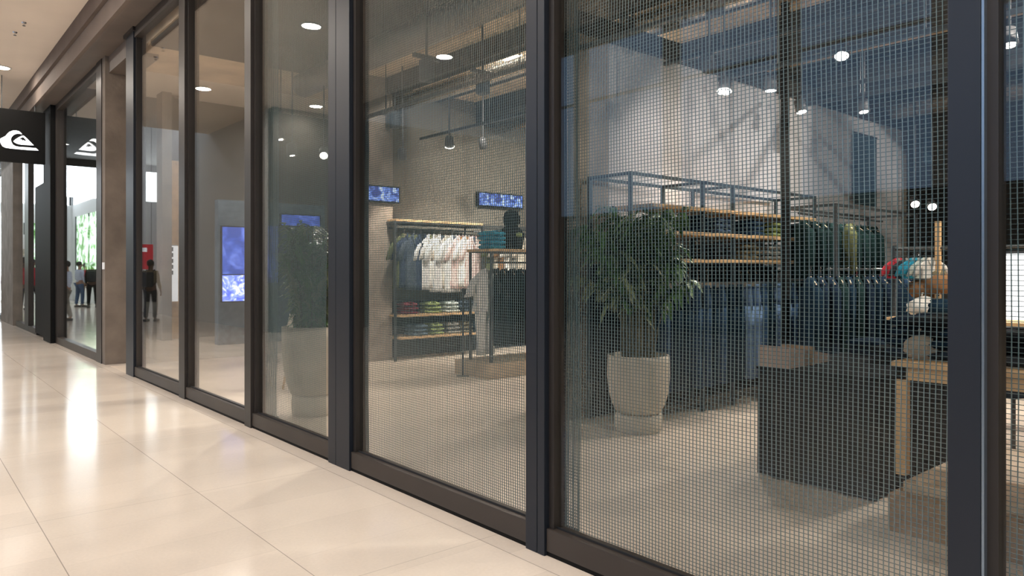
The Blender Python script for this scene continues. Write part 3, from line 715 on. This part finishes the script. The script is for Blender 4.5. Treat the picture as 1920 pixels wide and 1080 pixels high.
bm = bmesh.new(); lathe(bm, [(.013, .012), (.013, 1.13)], 10); obj('pole', bm, 'steel', pt)
bm = bmesh.new(); lathe(bm, [(.09, 0), (.09, .006), (.02, .014)], 24); obj('base', bm, 'steel', pt)
bm = bmesh.new(); lathe(bm, [(.018, 1.13), (.022, 1.15), (.012, 1.17)], 10); obj('cap', bm, 'steel', pt)

# wall screens ---------------------------------------------------------------------------
def screen(px0, px1, py0, py1, Y, m, label, th=.06, bez=.02):
    a = at_Y(px0, py0, Y); b = at_Y(px1, py1, Y)
    t = thing('display_screen', label, 'screen', ((a.x+b.x)/2, Y, b.z)); wd = (b.x-a.x)/2; hh = a.z-b.z
    obj('housing', B(-wd-bez, wd+bez, .004, th, -bez, hh+bez), 'black', t)
    obj('picture', B(-wd, wd, 0, .006, 0, hh), m, t)
    return t
screen(676, 748, 347, 379, 9.93, 'ad_sky', 'blue wall screen left of the shirt rail, on the concrete pillar')
screen(898, 980, 361, 390, YL-.07, 'ad_sky', 'blue wall screen right of the shirt rail')
screen(417, 462, 516, 564, 14.0, 'ad_bright', 'brightest blue screen, low behind the second clear panel')
screen(417, 462, 425, 514, 14.0, 'ad_dim', 'dim blue screen above the brightest blue screen')
screen(478, 522, 422, 530, 14.0, 'ad_dim', 'dim blue screen left of the left planter foliage')
screen(528, 600, 402, 425, 14.0, 'ad_dim', 'narrow blue screen above the left planter foliage')
pA = at_Y(410, 600, 14.06); pB = at_Y(610, 600, 14.06)
obj_sw = obj('screen_wall', B(pA.x, pB.x, 14.08, 14.28, 0, 2.75), 'cloth_bluegrey'); tag(obj_sw, 'grey partition carrying the blue screens', 'partition')
a = at_Y(312, 460, 15.9); b = at_Y(334, 565, 15.9)
bn = thing('hanging_banner', 'long white banner with dark lettering marks, seen through the first clear panel', 'banner', (a.x, 15.9, b.z))
obj('cloth', B(0, b.x-a.x, 0, .02, 0, a.z-b.z), 'white_print', bn)
bm = bmesh.new()
for k in range(5): box(bm, .07, .13, -.004, 0, .55+k*.12, .63+k*.12)
obj('printed_marks', bm, 'cloth_charcoal', bn)
bm = bmesh.new(); tube(bm, [(0, .01, a.z-b.z), (b.x-a.x, .01, a.z-b.z)], .012, 8); obj('top_rod', bm, 'steel', bn)
a = at_Y(311, 300, 16.0); b = at_Y(335, 458, 16.0)
o = obj('wood_wall_panel', B(a.x, b.x, 15.98, 16.09, 0, a.z, bev=.01), 'oak'); tag(o, 'tall warm oak panel behind the long white banner', 'panel')
a = at_Y(291, 180, 16.2); b = at_Y(309, 620, 16.2)
struct('wall_pillar_mirrored', B(a.x, b.x, 15.7, 16.1, 0, 5.0), 'concrete_grey', label='solid pillar imitating a mall pillar mirrored in the first clear panel')  # stands in for the mirror image of a mall pillar
a = at_zc(267, 458, 23); b = at_zc(291, 505, 23); wd_ = b.x-a.x; a.x = 2*XG-b.x; b.x = a.x+wd_
rp = thing('red_poster', 'red hanging poster with a white label above the backpack wearer', 'poster', (a.x, a.y, b.z))
obj('board', B(0, b.x-a.x+.1, 0, .03, 0, a.z-b.z), 'red_print', rp)
bm = bmesh.new(); box(bm, .18, .42, -.006, 0, .55, .68); obj('white_label', bm, 'white_print', rp)
bm = bmesh.new(); tube(bm, [(.05, .015, a.z-b.z), (.05, .015, 7.0-b.z)], .006, 6); obj('hanging_wire', bm, 'steel', rp)

# ================================================================== PLANTERS
def leaf(bm, base, d, up, L_, W_, droop):
    d = d.normalized(); side = d.cross(up).normalized(); pts = []
    segs = 5
    rows = []
    for i in range(segs+1):
        u = i/segs; c = base + d*L_*u + Vector((0, 0, -droop*u*u*L_)); wd = W_*math.sin(PI*min(1, u*.9+.08))**.8
        if i == segs: wd = .0008
        rows.append((bm.verts.new(c-side*wd), bm.verts.new(c+Vector((0, 0, -.15*wd))), bm.verts.new(c+side*wd)))
    for r0, r1 in zip(rows, rows[1:]):
        bm.faces.new((r0[0], r0[1], r1[1], r1[0])); bm.faces.new((r0[1], r0[2], r1[2], r1[1]))
def planter(label, loc, prof, base_prof, soil_r, soil_z, fh, fr, nfrond, seed, leafmat='leaf', ulow=.5, lw=.027, hmin=.5):
    rr = random.Random(seed); t = thing('potted_palm', label, 'potted plant', loc)
    bm = bmesh.new(); lathe(bm, prof, 48); obj('pot', bm, 'pot_cream', t, True)
    bm = bmesh.new(); lathe(bm, base_prof, 48); obj('saucer_base', bm, 'pot_cream', t, True)
    bm = bmesh.new(); lathe(bm, [(soil_r, soil_z-.03), (soil_r, soil_z), (.01, soil_z+.015)], 30); obj('soil', bm, 'soil', t)
    st = bmesh.new(); lf = bmesh.new(); lp = bmesh.new()
    for k in range(nfrond):
        a = rr.uniform(0, 2*PI); rb_ = rr.uniform(0, soil_r*.6); top = soil_z + fh*rr.uniform(hmin, .97); out = fr*rr.uniform(.1, .95)
        base = Vector((rb_*math.cos(a), rb_*math.sin(a), soil_z)); tip = Vector((out*math.cos(a), out*math.sin(a), top))
        pts = []
        for i in range(7):
            u = i/6; p = base.lerp(tip, u); p.x = base.x+(tip.x-base.x)*u**2; p.y = base.y+(tip.y-base.y)*u**2; p.z = base.z+(tip.z-base.z)*(1-(1-u)**1.35); pts.append(p)
        tube(st, pts, [.009, .008, .007, .006, .005, .004, .002], 5)
        tgt = lf if rr.random() < .8 else lp
        for i in range(15):
            u = ulow+(1-ulow)*i/14; j = min(5, int(u*6)); p = pts[j].lerp(pts[j+1], u*6-j); tn = (pts[j+1]-pts[j]).normalized()
            for s in (-1, 1):
                sd = tn.cross(Vector((0, 0, 1))); sd = sd.normalized() if sd.length > .01 else Vector((1, 0, 0))
                d = (tn*rr.uniform(.35, .8) + sd*s*rr.uniform(.6, 1.1) + Vector((0, 0, rr.uniform(-.15, .35))))
                leaf(tgt, p, d, Vector((0, 0, 1)), rr.uniform(.14, .27)*(fr/.5)**.5, rr.uniform(.7, 1.15)*lw, rr.uniform(.3, 1.1))
    obj('stems', st, 'stem', t); f = obj('foliage', lf, leafmat, t); obj('pale_foliage', lp, 'leaf_pale', t)
    return t
pf = at_zc(1197, 0, 6.42); pf.z = 0
planter('cream footed planter with a bushy palm beside the concrete pillar', pf,
    [(.15, .165), (.195, .17), (.235, .25), (.262, .36), (.272, .48), (.270, .60), (.268, .665), (.252, .668), (.250, .62), (.24, .58)],
    [(.19, .0), (.20, .02), (.21, .10), (.205, .15), (.15, .168)], .245, .60, 1.42, .56, 62, 11)
pf2 = at_zc(585, 0, 7.15); pf2.z = 0
planter('tall white footed planter with dense dark palm beside the thick double post', pf2,
    [(.16, .205), (.20, .21), (.245, .33), (.275, .50), (.285, .68), (.285, .86), (.265, .863), (.263, .82), (.25, .79)],
    [(.18, .0), (.19, .02), (.195, .13), (.19, .19), (.16, .208)], .255, .80, 1.10, .36, 80, 12, ulow=.12, lw=.024, hmin=.4)
# pale shell chair behind the tall planter
pc = at_floor(548, 735)
ch = thing('shell_chair', 'pale round-backed chair just left of the tall white planter', 'chair', (pc.x+.25, pc.y+.15, 0), .4)
bm = bmesh.new(); rings = []
for i in range(9):
    z = .42+.46*i/8; wd = .2*math.sin(PI*(.30+.68*i/8)); rings.append([(wd*math.cos(a)*1.0, .16-.05*math.cos(a*1)**2+(.02 if s else 0)+.1*(i/8), z) for s, rng in ((0, [PI-PI*k/6 for k in range(7)]), (1, [PI*k/6 for k in range(7)])) for a in rng])
loft(bm, rings); obj('backrest', bm, 'cloth_cream', ch, True)
obj('seat', B(-.21, .21, -.2, .2, .41, .45, bev=.015), 'cloth_cream', ch)
for sx in (-1, 1):
    for sy in (-1, 1):
        bm = bmesh.new(); tube(bm, [(sx*.15, sy*.14, .41), (sx*.2, sy*.19, 0)], .013, 8); obj('leg', bm, 'oak', ch)

# ================================================================== RIGHT HAND JEANS WALL
YJ = 4.32
x0 = at_Y(1182, 0, YJ).x; x1 = at_Y(1318, 0, YJ).x; x2 = at_Y(1374, 0, YJ).x; x3 = at_Y(1527, 0, YJ).x
xe = at_Y(1512, 0, YJ).x
zA = at_Y(1374, 395, YJ).z; zB = at_Y(1374, 439, YJ).z; zC_ = at_Y(1374, 487, YJ).z; zH = at_Y(1374, 347, YJ).z; zRJ = at_Y(1430, 508, YJ).z
rail_unit('clothes_rack', 'dark steel wall rack with three oak shelves above the jeans', x0, x3, YJ, .5, zH, [(zA, x0+.3, x3), (zB, x0+.3, xe), (zC_, x0+.3, xe)], [(zRJ, .22)], [x0, x1, x2, x3], mt='steel_blue')
DN = ['denim', 'denim_dark', 'denim_dark', 'denim', 'denim_dark', 'denim_light', 'denim', 'denim_dark', 'denim_light', 'denim_dark']
SRCJ = {}
xs = at_Y(1235, 0, YJ).x; k = 0; NJ = 19
for k in range(NJ):
    m = ['denim_dark','denim','denim_dark','denim_dark','denim','denim','denim_dark','denim','denim_dark','denim_dark','denim_light','denim_light','denim','denim_dark','denim_light','denim_light','denim','denim_dark','denim_dark'][k]
    shade = {'denim': 'mid blue', 'denim_dark': 'dark indigo', 'denim_light': 'light washed'}[m]
    lb = '%s jeans hanging on the jeans rail, %s from its left end' % (shade, ORD[k])
    if m not in SRCJ: SRCJ[m] = trousers('hanging_jeans', lb, 'jeans', m, seed=k, group='jeans on the wall rail'); o = SRCJ[m]
    else: o = dup(SRCJ[m], (0, 0, 0), 0, lb)
    o.location = (xs + (x3-.12-xs)*k/(NJ-1), YJ+.12, zRJ-.085); o.rotation_euler = (0, 0, math.radians(62)+R.uniform(-.15, .15)); o.scale = (1.05, 1.15, 1.04)
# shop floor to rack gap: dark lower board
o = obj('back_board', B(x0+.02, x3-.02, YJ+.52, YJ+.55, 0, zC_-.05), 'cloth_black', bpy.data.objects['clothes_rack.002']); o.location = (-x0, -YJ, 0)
st_up = [(1300,'denim_dark','indigo'),(1345,'denim_light','washed blue'),(1405,'denim','mid blue'),(1450,'cloth_green','olive green'),(1490,'cloth_charcoal','charcoal')]
st_dn = [(1345,'cloth_charcoal','charcoal'),(1395,'cloth_khaki','khaki'),(1440,'cloth_grey','grey'),(1490,'denim_dark','indigo')]
for cs, zz, nm in ((st_up, zB, 'upper'), (st_dn, zC_, 'middle')):
    for (px, m, cn) in cs:
        for k in range(3):
            p = at_Y(px, 0, YJ+.16)
            folded(m, (p.x+R.uniform(-.01, .01), p.y+.04, zz+.001+k*.058), '%s folded jeans on the %s shelf above the jeans rail, %s of its stack' % (cn, nm, ('bottom', 'middle', 'top')[k]), 'folded jeans above the jeans rail', R.uniform(-.08, .08), (1.05-.05*k, .95, .92))
# two tier jacket rack, right of the black post
YK = 3.75
ka = at_Y(1525, 0, YK+.3).x; kb = at_Y(1650, 0, YK+.3).x
zK = at_Y(1580, 405, YK+.3).z
rail_unit('clothes_rack', 'two tier rack of dark jackets right of the black post', ka-.1, kb+.35, YK, .6, zK+.08, [], [(zK, .42), (1.42, .1)], [ka-.1, kb+.35])
src = None
for k in range(9):
    m = 'cloth_darkgreen'; lb = 'dark green jacket on the upper tier, %s from the black post' % ORD[k]
    if src is None: src = shirt('hanging_jacket', lb, 'jacket', m, 'cloth_olive', h=.66, long=True, group='dark green jackets on the upper tier'); o = src
    else: o = dup(src, (0, 0, 0), 0, lb)
    o.location = (ka+(kb-ka)*k/8, YK+.42, zK-.085); o.rotation_euler = (0, 0, math.radians(48)+R.uniform(-.1, .1))
o = shirt('hanging_jacket', 'olive patterned jacket on the upper tier, turned towards the glass', 'jacket', 'cloth_olive', 'cloth_khaki', h=.62, long=True, seed=77)
o.location = (at_Y(1592, 0, YK+.2).x, YK+.2, zK-.1); o.rotation_euler = (0, 0, .7); o.scale = (.7, 1, .9)
la = at_Y(1512, 0, YK+.1).x; lb_ = at_Y(1698, 0, YK+.1).x; src = {}
for k in range(13):
    m = ['denim_dark','cloth_navy','cloth_navy','cloth_darkgreen','denim_dark','cloth_darkgreen','cloth_navy','denim_dark','cloth_navy','cloth_navy','denim_dark','denim','cloth_navy'][k]
    lb = '%s coat on the lower tier, %s from the black post' % ({'denim_dark': 'dark indigo', 'cloth_navy': 'navy', 'cloth_darkgreen': 'dark green', 'denim': 'blue denim'}[m], ORD[k])
    if m not in src: src[m] = shirt('hanging_coat', lb, 'coat', m, 'cloth_black', h=1.0, long=True, seed=90+k, group='coats on the lower tier'); o = src[m]
    else: o = dup(src[m], (0, 0, 0), 0, lb)
    o.location = (la+(lb_-la)*k/12, YK+.05, 1.335); o.rotation_euler = (0, 0, math.radians(40)+R.uniform(-.12, .12)); o.scale = (1.05, 1.1, 1.08)

# black cloth display block and board on top
c0 = at_floor(1420, 890); c1 = at_floor(1650, 935)
dz_ = .73
bl = thing('display_table', 'black cloth covered display block on the concrete floor', 'display table', (c0.x, c1.y, 0))
bm = bmesh.new(); W_, D_ = 1.55, c0.y-c1.y
path = []
NN = 70
def per(u):
    P_ = 2*(W_+D_); s = (u % 1)*P_
    if s < W_: return (s, 0, 0, -1)
    s -= W_
    if s < D_: return (W_, s, 1, 0)
    s -= D_
    if s < W_: return (W_-s, D_, 0, 1)
    return (0, D_-(s-W_), -1, 0)
rings = []
for z, am in ((.012, .014), (.25, .011), (.5, .008), (.70, .003), (dz_, 0)):
    ring = []
    for i in range(160):
        x, y, nx, ny = per(i/160); d = am*math.sin(i*1.15)+am*.5*math.sin(i*.37); ring.append((x+nx*d, y+ny*d, z))
    rings.append(ring)
loft(bm, rings); obj('cloth_cover', bm, 'cloth_black', bl)
obj('table_top', B(-.005, W_+.005, -.005, D_+.005, dz_+.0005, dz_+.02, bev=.004), 'cloth_black', bl)
tb = at_zc(1412, 690, 5.05)
o = thing('wooden_board', 'tan wooden board lying on the black display block', 'board', (c0.x-.02, c0.y-.24, dz_+.021))
bm = bmesh.new(); loft(bm, [[(0, 0, 0), (0, .22, 0), (0, .22, .145), (0, 0, .145)], [(.62, .03, 0), (.62, .20, 0), (.62, .20, .055), (.62, .03, .055)]]); obj('board_body', bm, 'board_taupe', o)
obj('cross_bar', B(.3, .34, -.006, .226, .0, .13), 'oak_dark', o)
for k, (dx, dy, m, n_) in enumerate(((.9, .2, 'cloth_black', 'black'), (1.3, .55, 'cloth_navy', 'navy'))):
    for j in range(2):
        folded(m, (c0.x+dx, c1.y+dy, dz_+.021+.06*j), '%s folded garment on the display block, %s, %s' % (n_, ('nearer the glass', 'farther back')[k], ('lower', 'upper')[j]), 'folded garments on the display block', R.uniform(-.3, .3))

# plinth and oak table by thick post
q0 = at_floor(1664, 994)
xp = q0.x
o = obj('dark_plinth', B(xp, xp+1.5, -1.2, q0.y, 0, .20, bev=.006), 'oak_dark'); tag(o, 'dark brown low plinth under the oak table', 'plinth')
o = obj('tan_platform', B(xp+.10, xp+1.4, -1.1, q0.y-.04, .201, .255, bev=.004), 'oak_pale'); tag(o, 'tan platform board lying on the dark plinth', 'platform')
tx, ty = at_zc(1699, 0, 4.12).x, at_zc(1699, 0, 4.12).y
ttop = at_zc(1699, 677, 4.12).z
ot = thing('oak_table', 'oak table on the tan platform behind the thick post', 'table', (tx-.04, ty+.04, .256))
th_ = ttop-.256
obj('table_top', B(-.02, 1.05, -2.4, .02, th_-.03, th_, bev=.004), 'oak', ot)
obj('apron', B(0, .03, -2.36, 0, th_-.10, th_-.03), 'oak', ot); obj('apron', B(.0, 1.02, -.03, 0, th_-.10, th_-.03), 'oak', ot)
for (lx, ly) in ((.0, 0), (.96, 0), (0, -2.3), (.96, -2.3)):
    obj('leg', B(lx, lx+.055, ly-.055, ly, 0, th_-.03), 'oak', ot)
zt = ttop+.001
for k, (px_, m, n_) in enumerate(((1722, 'cloth_navy', 'navy'), (1752, 'cloth_black', 'black'), (1890, 'cloth_charcoal', 'charcoal'), (1912, 'cloth_black', 'black'), (1800, 'denim_dark', 'indigo'))):
    p = at_X(px_, 0, tx+.25)
    for j in range(4 if k < 2 else 3):
        folded(m, (p.x+.05, p.y, zt+.06*j), '%s folded garment on the oak table, %s layer, %s' % (n_, ('bottom', 'second', 'third', 'top')[j], ('leftmost stack', 'stack touching the thick post', 'stack right of the thick post', 'rightmost stack', 'stack hidden by the post')[k]), 'folded garments on the oak table', PI/2+R.uniform(-.2, .2), (1, 1, 1))
def soft_lump(name, label, cat, m, loc, r, seed, sq=(1, 1, .8)):
    rr = random.Random(seed); t = thing(name, label, cat, loc); bm = bmesh.new(); bmesh.ops.create_icosphere(bm, subdivisions=3, radius=r)
    ph = [rr.uniform(0, 6) for _ in range(6)]
    for v in bm.verts:
        n_ = v.co.normalized(); k = 1+.10*math.sin(6*n_.x+ph[0])*math.cos(5*n_.y+ph[1])+.06*math.sin(11*n_.z+ph[2]+3*n_.x)
        v.co = Vector((v.co.x*k*sq[0], v.co.y*k*sq[1], max(v.co.z*k*sq[2], -r*sq[2]*.8)))
        v.co.z += r*sq[2]*.8
    obj('bag_body', bm, m, t, True)
    bm = bmesh.new(); tube(bm, [(-r*.4, 0, r*sq[2]*1.5), (-r*.3, 0, r*sq[2]*2.1), (r*.3, 0, r*sq[2]*2.1), (r*.4, 0, r*sq[2]*1.5)], .008, 6); obj('handle', bm, m, t)
    return t
p = at_X(1700, 0, tx+.12); soft_lump('shearling_bag', 'beige shearling bag on the near left corner of the oak table', 'bag', 'cloth_fur', (p.x+.05, p.y-.06, zt), .085, 1, (1, 1, .95))
# display stand behind: hanging colourful tops, bags, wooden post
DX = 7.6
ds = thing('display_stand', 'oak framed display stand far behind the oak table', 'display stand', (0, 0, 0))
pA = at_X(1752, 0, DX); pB = at_X(1690, 0, DX)
yA_, yB_ = pA.y-.02, pB.y
obj('post', B(DX-.02, DX+.02, yA_-.035, yA_+.01, 0, at_X(1758, 415, DX).z), 'oak', ds)
obj('post', B(DX-.02, DX+.02, yB_+.05, yB_+.09, 0, at_X(1700, 460, DX).z), 'steel', ds)
obj('post', B(DX-.035, DX+.035, -.6, -.53, 0, 2.3), 'oak', ds)
zr_ = at_X(1730, 466, DX).z
bm = bmesh.new(); tube(bm, [(DX, -.6, zr_), (DX, yB_+.07, zr_)], .014, 8); obj('hanging_rail', bm, 'steel', ds)
for z in (.95, .45): obj('shelf', B(DX-.2, DX+.3, -.6, yB_+.07, z-.03, z), 'oak', ds)
for k, (px, m, n_) in enumerate(((1683,'cloth_red','red'),(1700,'cloth_charcoal','charcoal'),(1712,'cloth_teal','teal'),(1722,'cloth_teal','second teal'),(1735,'cloth_pale','pale'),(1747,'cloth_white','white'))):
    p = at_X(px, 0, DX); o = shirt('hanging_blouse', '%s blouse hanging on the display stand behind the oak table' % n_, 'blouse', m, 'cloth_grey', h=.40, seed=120+k, group='tops on the display stand')
    o.location = (DX, p.y, zr_-.09); o.rotation_euler = (0, 0, -PI/2+.6); o.scale = (.42, .6, .5)
for k, (px, py, m, n_, r) in enumerate(((1722,607,'cloth_white','large white',.14),(1715,548,'cloth_brown','brown',.14),(1740,540,'cloth_brown','second brown',.15),(1750,590,'denim_dark','indigo',.13),(1735,520,'cloth_khaki','khaki',.12))):
    p = at_X(px, py, DX-.15)
    z = .951 if k in (0, 3) else p.z-.06
    soft_lump('shoulder_bag', '%s bag on the display stand behind the oak table' % n_, 'bag', m, (DX-.02+(.0 if k in (0, 3) else .1), p.y, max(z, .951)), r, 20+k)
# fabric banners and light box
a = at_Y(1598, 248, YW-.03); b = at_Y(1640, 388, YW-.03)
def cloth_banner(label, x0, x1, y, z0, z1, m):
    t = thing('fabric_banner', label, 'banner', (x0, y, z0)); bm = bmesh.new(); n_ = 24
    fr_ = [(x0*0+(x1-x0)*i/n_, -.008*math.sin(i*.9)) for i in range(n_+1)]
    loft(bm, [[(x, yy-.006, z) for x, yy in fr_]+[(x, yy+.006, z) for x, yy in fr_[::-1]] for z in (0, z1-z0)]); obj('cloth', bm, m, t)
    bm = bmesh.new(); tube(bm, [(-.03, 0, z1-z0), (x1-x0+.03, 0, z1-z0)], .012, 8); obj('top_rod', bm, 'steel', t)
mat('banner_teal', (.02, .055, .075), .8)
cloth_banner('dark teal fabric banner on the pale partition wall', a.x, b.x, YW-.05, b.z, a.z, 'banner_teal')
a = at_Y(1694, 150, 4.6); b = at_Y(1746, 308, 4.6)
cloth_banner('wide dark teal banner just past the partition end', max(a.x, 12.5), b.x, 4.6, b.z, a.z, 'banner_teal')
LX = 9.5
a = at_X(1882, 476, LX); b = at_X(1945, 640, LX)
lbx = thing('light_box', 'bright white light box seen right of the thick post', 'light box', (LX, b.y, b.z))
obj('lit_face', B(0, .02, 0, a.y-b.y, 0, a.z-b.z), 'lightbox', lbx); obj('frame', B(.021, .09, -.03, a.y-b.y+.03, -.03, a.z-b.z+.03), 'steel', lbx)
obj('leg', B(.03, .08, .1, .15, -b.z, -.03), 'steel', lbx); obj('leg', B(.03, .08, a.y-b.y-.15, a.y-b.y-.1, -b.z, -.03), 'steel', lbx)
mq = thing('mannequin', 'dark hooded child mannequin below the white light box', 'mannequin', (at_X(1900, 0, 6.6).x, at_X(1900, 0, 6.6).y, 0)); mq.scale = (.9, .9, .58)
bm = bmesh.new(); loft(bm, [ringxz(0, z, a, b, 22) for z, a, b in ((.75, .17, .11), (.95, .16, .11), (1.2, .19, .12), (1.32, .21, .12), (1.38, .15, .1), (1.42, .07, .07))]); obj('torso', bm, 'cloth_navy', mq, True)
bm = bmesh.new(); loft(bm, [ringxz(0, z, a, b, 20) for z, a, b in ((1.40, .06, .06), (1.46, .09, .1), (1.54, .095, .105), (1.61, .06, .07), (1.63, .02, .02))]); obj('hood', bm, 'cloth_navy', mq, True)
bm = bmesh.new(); lathe(bm, [(.16, 0), (.16, .01), (.018, .02), (.018, .76)], 20); obj('stand', bm, 'steel', mq)
o = obj('storage_bench', B(tx+.2, tx+1.0, -1.0, -.05+.6, .257, .257+.30, bev=.01), 'oak_dark'); tag(o, 'brown wooden crate under the oak table', 'crate')

# ================================================================== PEOPLE
def skinmesh(name, verts, edges, m, parent, sub=2, root=0):
    me = bpy.data.meshes.new(name); me.from_pydata([v[:3] for v in verts], edges, []); o = bpy.data.objects.new(name, me); COL.objects.link(o)
    me.materials.append(M[m]); md = o.modifiers.new('skin', 'SKIN'); md.use_smooth_shade = True
    for i, v in enumerate(verts):
        sv = me.skin_vertices[0].data[i]; r = v[3]; sv.radius = (r, v[4] if len(v) > 4 else r); sv.use_root = (i == root)
    sd = o.modifiers.new('sub', 'SUBSURF'); sd.levels = sub; sd.render_levels = sub
    if parent: o.parent = parent
    return o
def person(label, loc, rz, h, top, bottom, skin='skin', hair='hair', step=.10, arm=.05, backpack=None, longsleeve=True, bend=.0):
    t = thing('person', label, 'person', loc, rz); t.scale = (h/1.72,)*3
    V = [(0, 0, .93, .13, .10), (0, 0, 1.12, .125, .095), (0, 0, 1.32, .15, .10), (0, 0, 1.43, .09, .075), (0, 0, 1.50, .055, .055), (0, -.01, 1.57, .078, .09), (0, -.01, 1.66, .082, .095), (0, 0, 1.70, .05, .06)]
    E = [(0,1),(1,2),(2,3),(3,4),(4,5),(5,6),(6,7)]
    def add(v, p): V.append(v); E.append((p, len(V)-1)); return len(V)-1
    for s in (-1, 1):
        st_ = step*s
        a = add((s*.095, 0, .86, .085), 0); b = add((s*.10, -.02-st_*.6, .50, .058), a); c = add((s*.10, .02-st_, .09, .038), b); add((s*.11, -.11-st_, .035, .035), c)
        a = add((s*.17, 0, 1.40, .055), 2); b = add((s*.215, .01, 1.13, .042), a); c = add((s*.23, -.05-arm, .90, .028), b); hd = add((s*.235, -.07-arm, .83, .026, .014), c)
        for k, (dy, L_) in enumerate(((-.028, .07), (-.010, .08), (.008, .076), (.024, .06))):
            f1 = add((s*.235, -.07-arm+dy*.9, .83-.035, .008), hd); f2 = add((s*.232, -.075-arm+dy, .83-.035-L_*.5, .0075), f1); add((s*.222, -.075-arm+dy, .83-.035-L_, .006), f2)
        f1 = add((s*.225, -.105-arm, .835, .009), hd); add((s*.222, -.12-arm, .80, .008), f1)
    body = skinmesh('body', V, E, skin, t)
    bm = bmesh.new(); bmesh.ops.create_uvsphere(bm, u_segments=16, v_segments=12, radius=.098)
    for v in list(bm.verts):
        v.co = Vector((v.co.x*.97, v.co.y*1.08+.012, v.co.z*1.08+1.655))
    bmesh.ops.delete(bm, geom=[v for v in bm.verts if v.co.z < 1.60+max(0, -(v.co.y-.0))*1.0 and v.co.y < .05 or v.co.z < 1.57], context='VERTS')
    obj('hair', bm, hair, t, True)
    bm = bmesh.new(); loft(bm, [[(-.012, -.10, 1.585), (.012, -.10, 1.585), (0, -.125, 1.59)], [(-.006, -.10, 1.635), (.006, -.10, 1.635), (0, -.108, 1.632)]]); obj('nose', bm, skin, t)
    for s in (-1, 1):
        bm = bmesh.new(); bmesh.ops.create_uvsphere(bm, u_segments=8, v_segments=6, radius=.010, matrix=Matrix.Translation((s*.032, -.098, 1.632))); obj('eye', bm, 'eye', t)
        bm = bmesh.new(); bmesh.ops.create_uvsphere(bm, u_segments=8, v_segments=6, radius=.026, matrix=Matrix.Translation((s*.086, .0, 1.605)) @ Matrix.Diagonal((.4, .8, 1.1, 1))); obj('ear', bm, skin, t)
    obj('mouth', B(-.022, .022, -.104, -.09, 1.560, 1.567), 'lip', t)
    TV = [(0, 0, .90, .155, .12), (0, 0, 1.10, .145, .112), (0, 0, 1.31, .17, .12), (0, 0, 1.415, .12, .095), (0, 0, 1.455, .07, .068)]
    TE = [(0,1),(1,2),(2,3),(3,4)]
    for s in (-1, 1):
        i0 = len(TV); TV.append((s*.172, 0, 1.395, .068)); TE.append((2, i0)); TV.append((s*.217, .01, 1.15, .055)); TE.append((i0, i0+1))
        if longsleeve: TV.append((s*.231, -.045-arm, .925, .042)); TE.append((i0+1, i0+2))
    skinmesh('top', TV, TE, top, t)
    PV = [(0, 0, .95, .145, .112)]; PE = []
    for s in (-1, 1):
        st_ = step*s; i0 = len(PV)
        PV += [(s*.095, 0, .85, .098), (s*.10, -.02-st_*.6, .50, .075), (s*.10, .02-st_, .10, .058)]; PE += [(0, i0), (i0, i0+1), (i0+1, i0+2)]
    skinmesh('trousers', PV, PE, bottom, t)
    for s in (-1, 1):
        bm = bmesh.new(); box(bm, s*.11-.045, s*.11+.045, -.16-step*s, .07-step*s, 0, .075, bev=.02); obj('shoe', bm, 'shoe', t)
    if backpack:
        bm = bmesh.new(); box(bm, -.15, .15, .10, .27, .98, 1.40, bev=.05); bp_ = obj('backpack', bm, backpack, t, True)
        bm = bmesh.new()
        for s in (-1, 1): tube(bm, [(s*.1, .12, 1.38), (s*.11, .0, 1.47), (s*.12, -.13, 1.33), (s*.13, -.08, 1.12), (s*.13, .11, 1.05)], .016, 6)
        obj('strap', bm, backpack, bp_)
    return t
def pplace(px, feet, head): 
    p = at_floor(px, feet); zc = F*HC/(feet-HZ); return p, (feet-head)/F*zc
PP = [(37,597,484,'person in a red long sleeved top seen from behind through the far window','cloth_red','cloth_navy',.3,'skin_dark',None),
 (61,581,487,'person in red and dark trousers beside the black panel','cloth_red','cloth_navy',-.6,'skin_dark',None),
 (2,588,486,'person in red cut off by the left picture edge','cloth_red','cloth_charcoal',1.0,'skin_dark',None),
 (112,590,488,'person in a dark red top half hidden by the bronze jamb','cloth_maroon','cloth_bluegrey',.8,'skin_dark',None),
 (124,601,491,'person in a light blue striped top nearest the pier window','stripe_blue','cloth_grey',2.4,'skin',None),
 (149,576,492,'person in a blue and white striped top in the middle','stripe_blue','denim_light',-1.2,'skin',None),
 (160,573,494,'person in red behind the one in black','cloth_red','cloth_brown',.4,'skin',None),
 (173,577,492,'person dressed in black with a dark backpack','cloth_black','cloth_black',.2,'skin_dark','cloth_charcoal'),
 (282,603,489,'person with a dark backpack below the red poster','cloth_khaki','cloth_charcoal',-.3,'skin_dark','cloth_charcoal')]
for k, (px, ft, hd_, lb, tp, bt, rz, sk, bp_) in enumerate(PP):
    p, h = pplace(px, ft, hd_)
    p.x = min(2*XG - p.x, 1.95)
    person(lb, p, PI+.5-rz*.6, max(1.5, min(1.85, h)), tp, bt, sk, step=(.1, .16, .06)[k % 3], backpack=bp_)
# far store fittings
for k, (px, py0, py1, zc, m, lb) in enumerate(((64,440,500,30,'cloth_green','green display rack seen beside the person in red and dark trousers'),(125,385,470,30,'white_wall','white display column behind the striped tops'))):
    a = at_zc(px-7, py0, zc); b = at_zc(px+7, py1, zc)
    t = thing('display_rack', lb, 'display rack', (max(-1.5, 2*XG-a.x), a.y, 0)); wd = .7
    obj('cabinet', B(0, wd, 0, .4, 0, a.z, bev=.02), 'white_wall', t)
    for j in range(4): obj('shelf_goods', B(.05, wd-.05, -.1, 0, .5+j*.5, .8+j*.5, bev=.02), ('cloth_green', 'cloth_brown', 'cloth_teal', 'cloth_cream')[j], t)
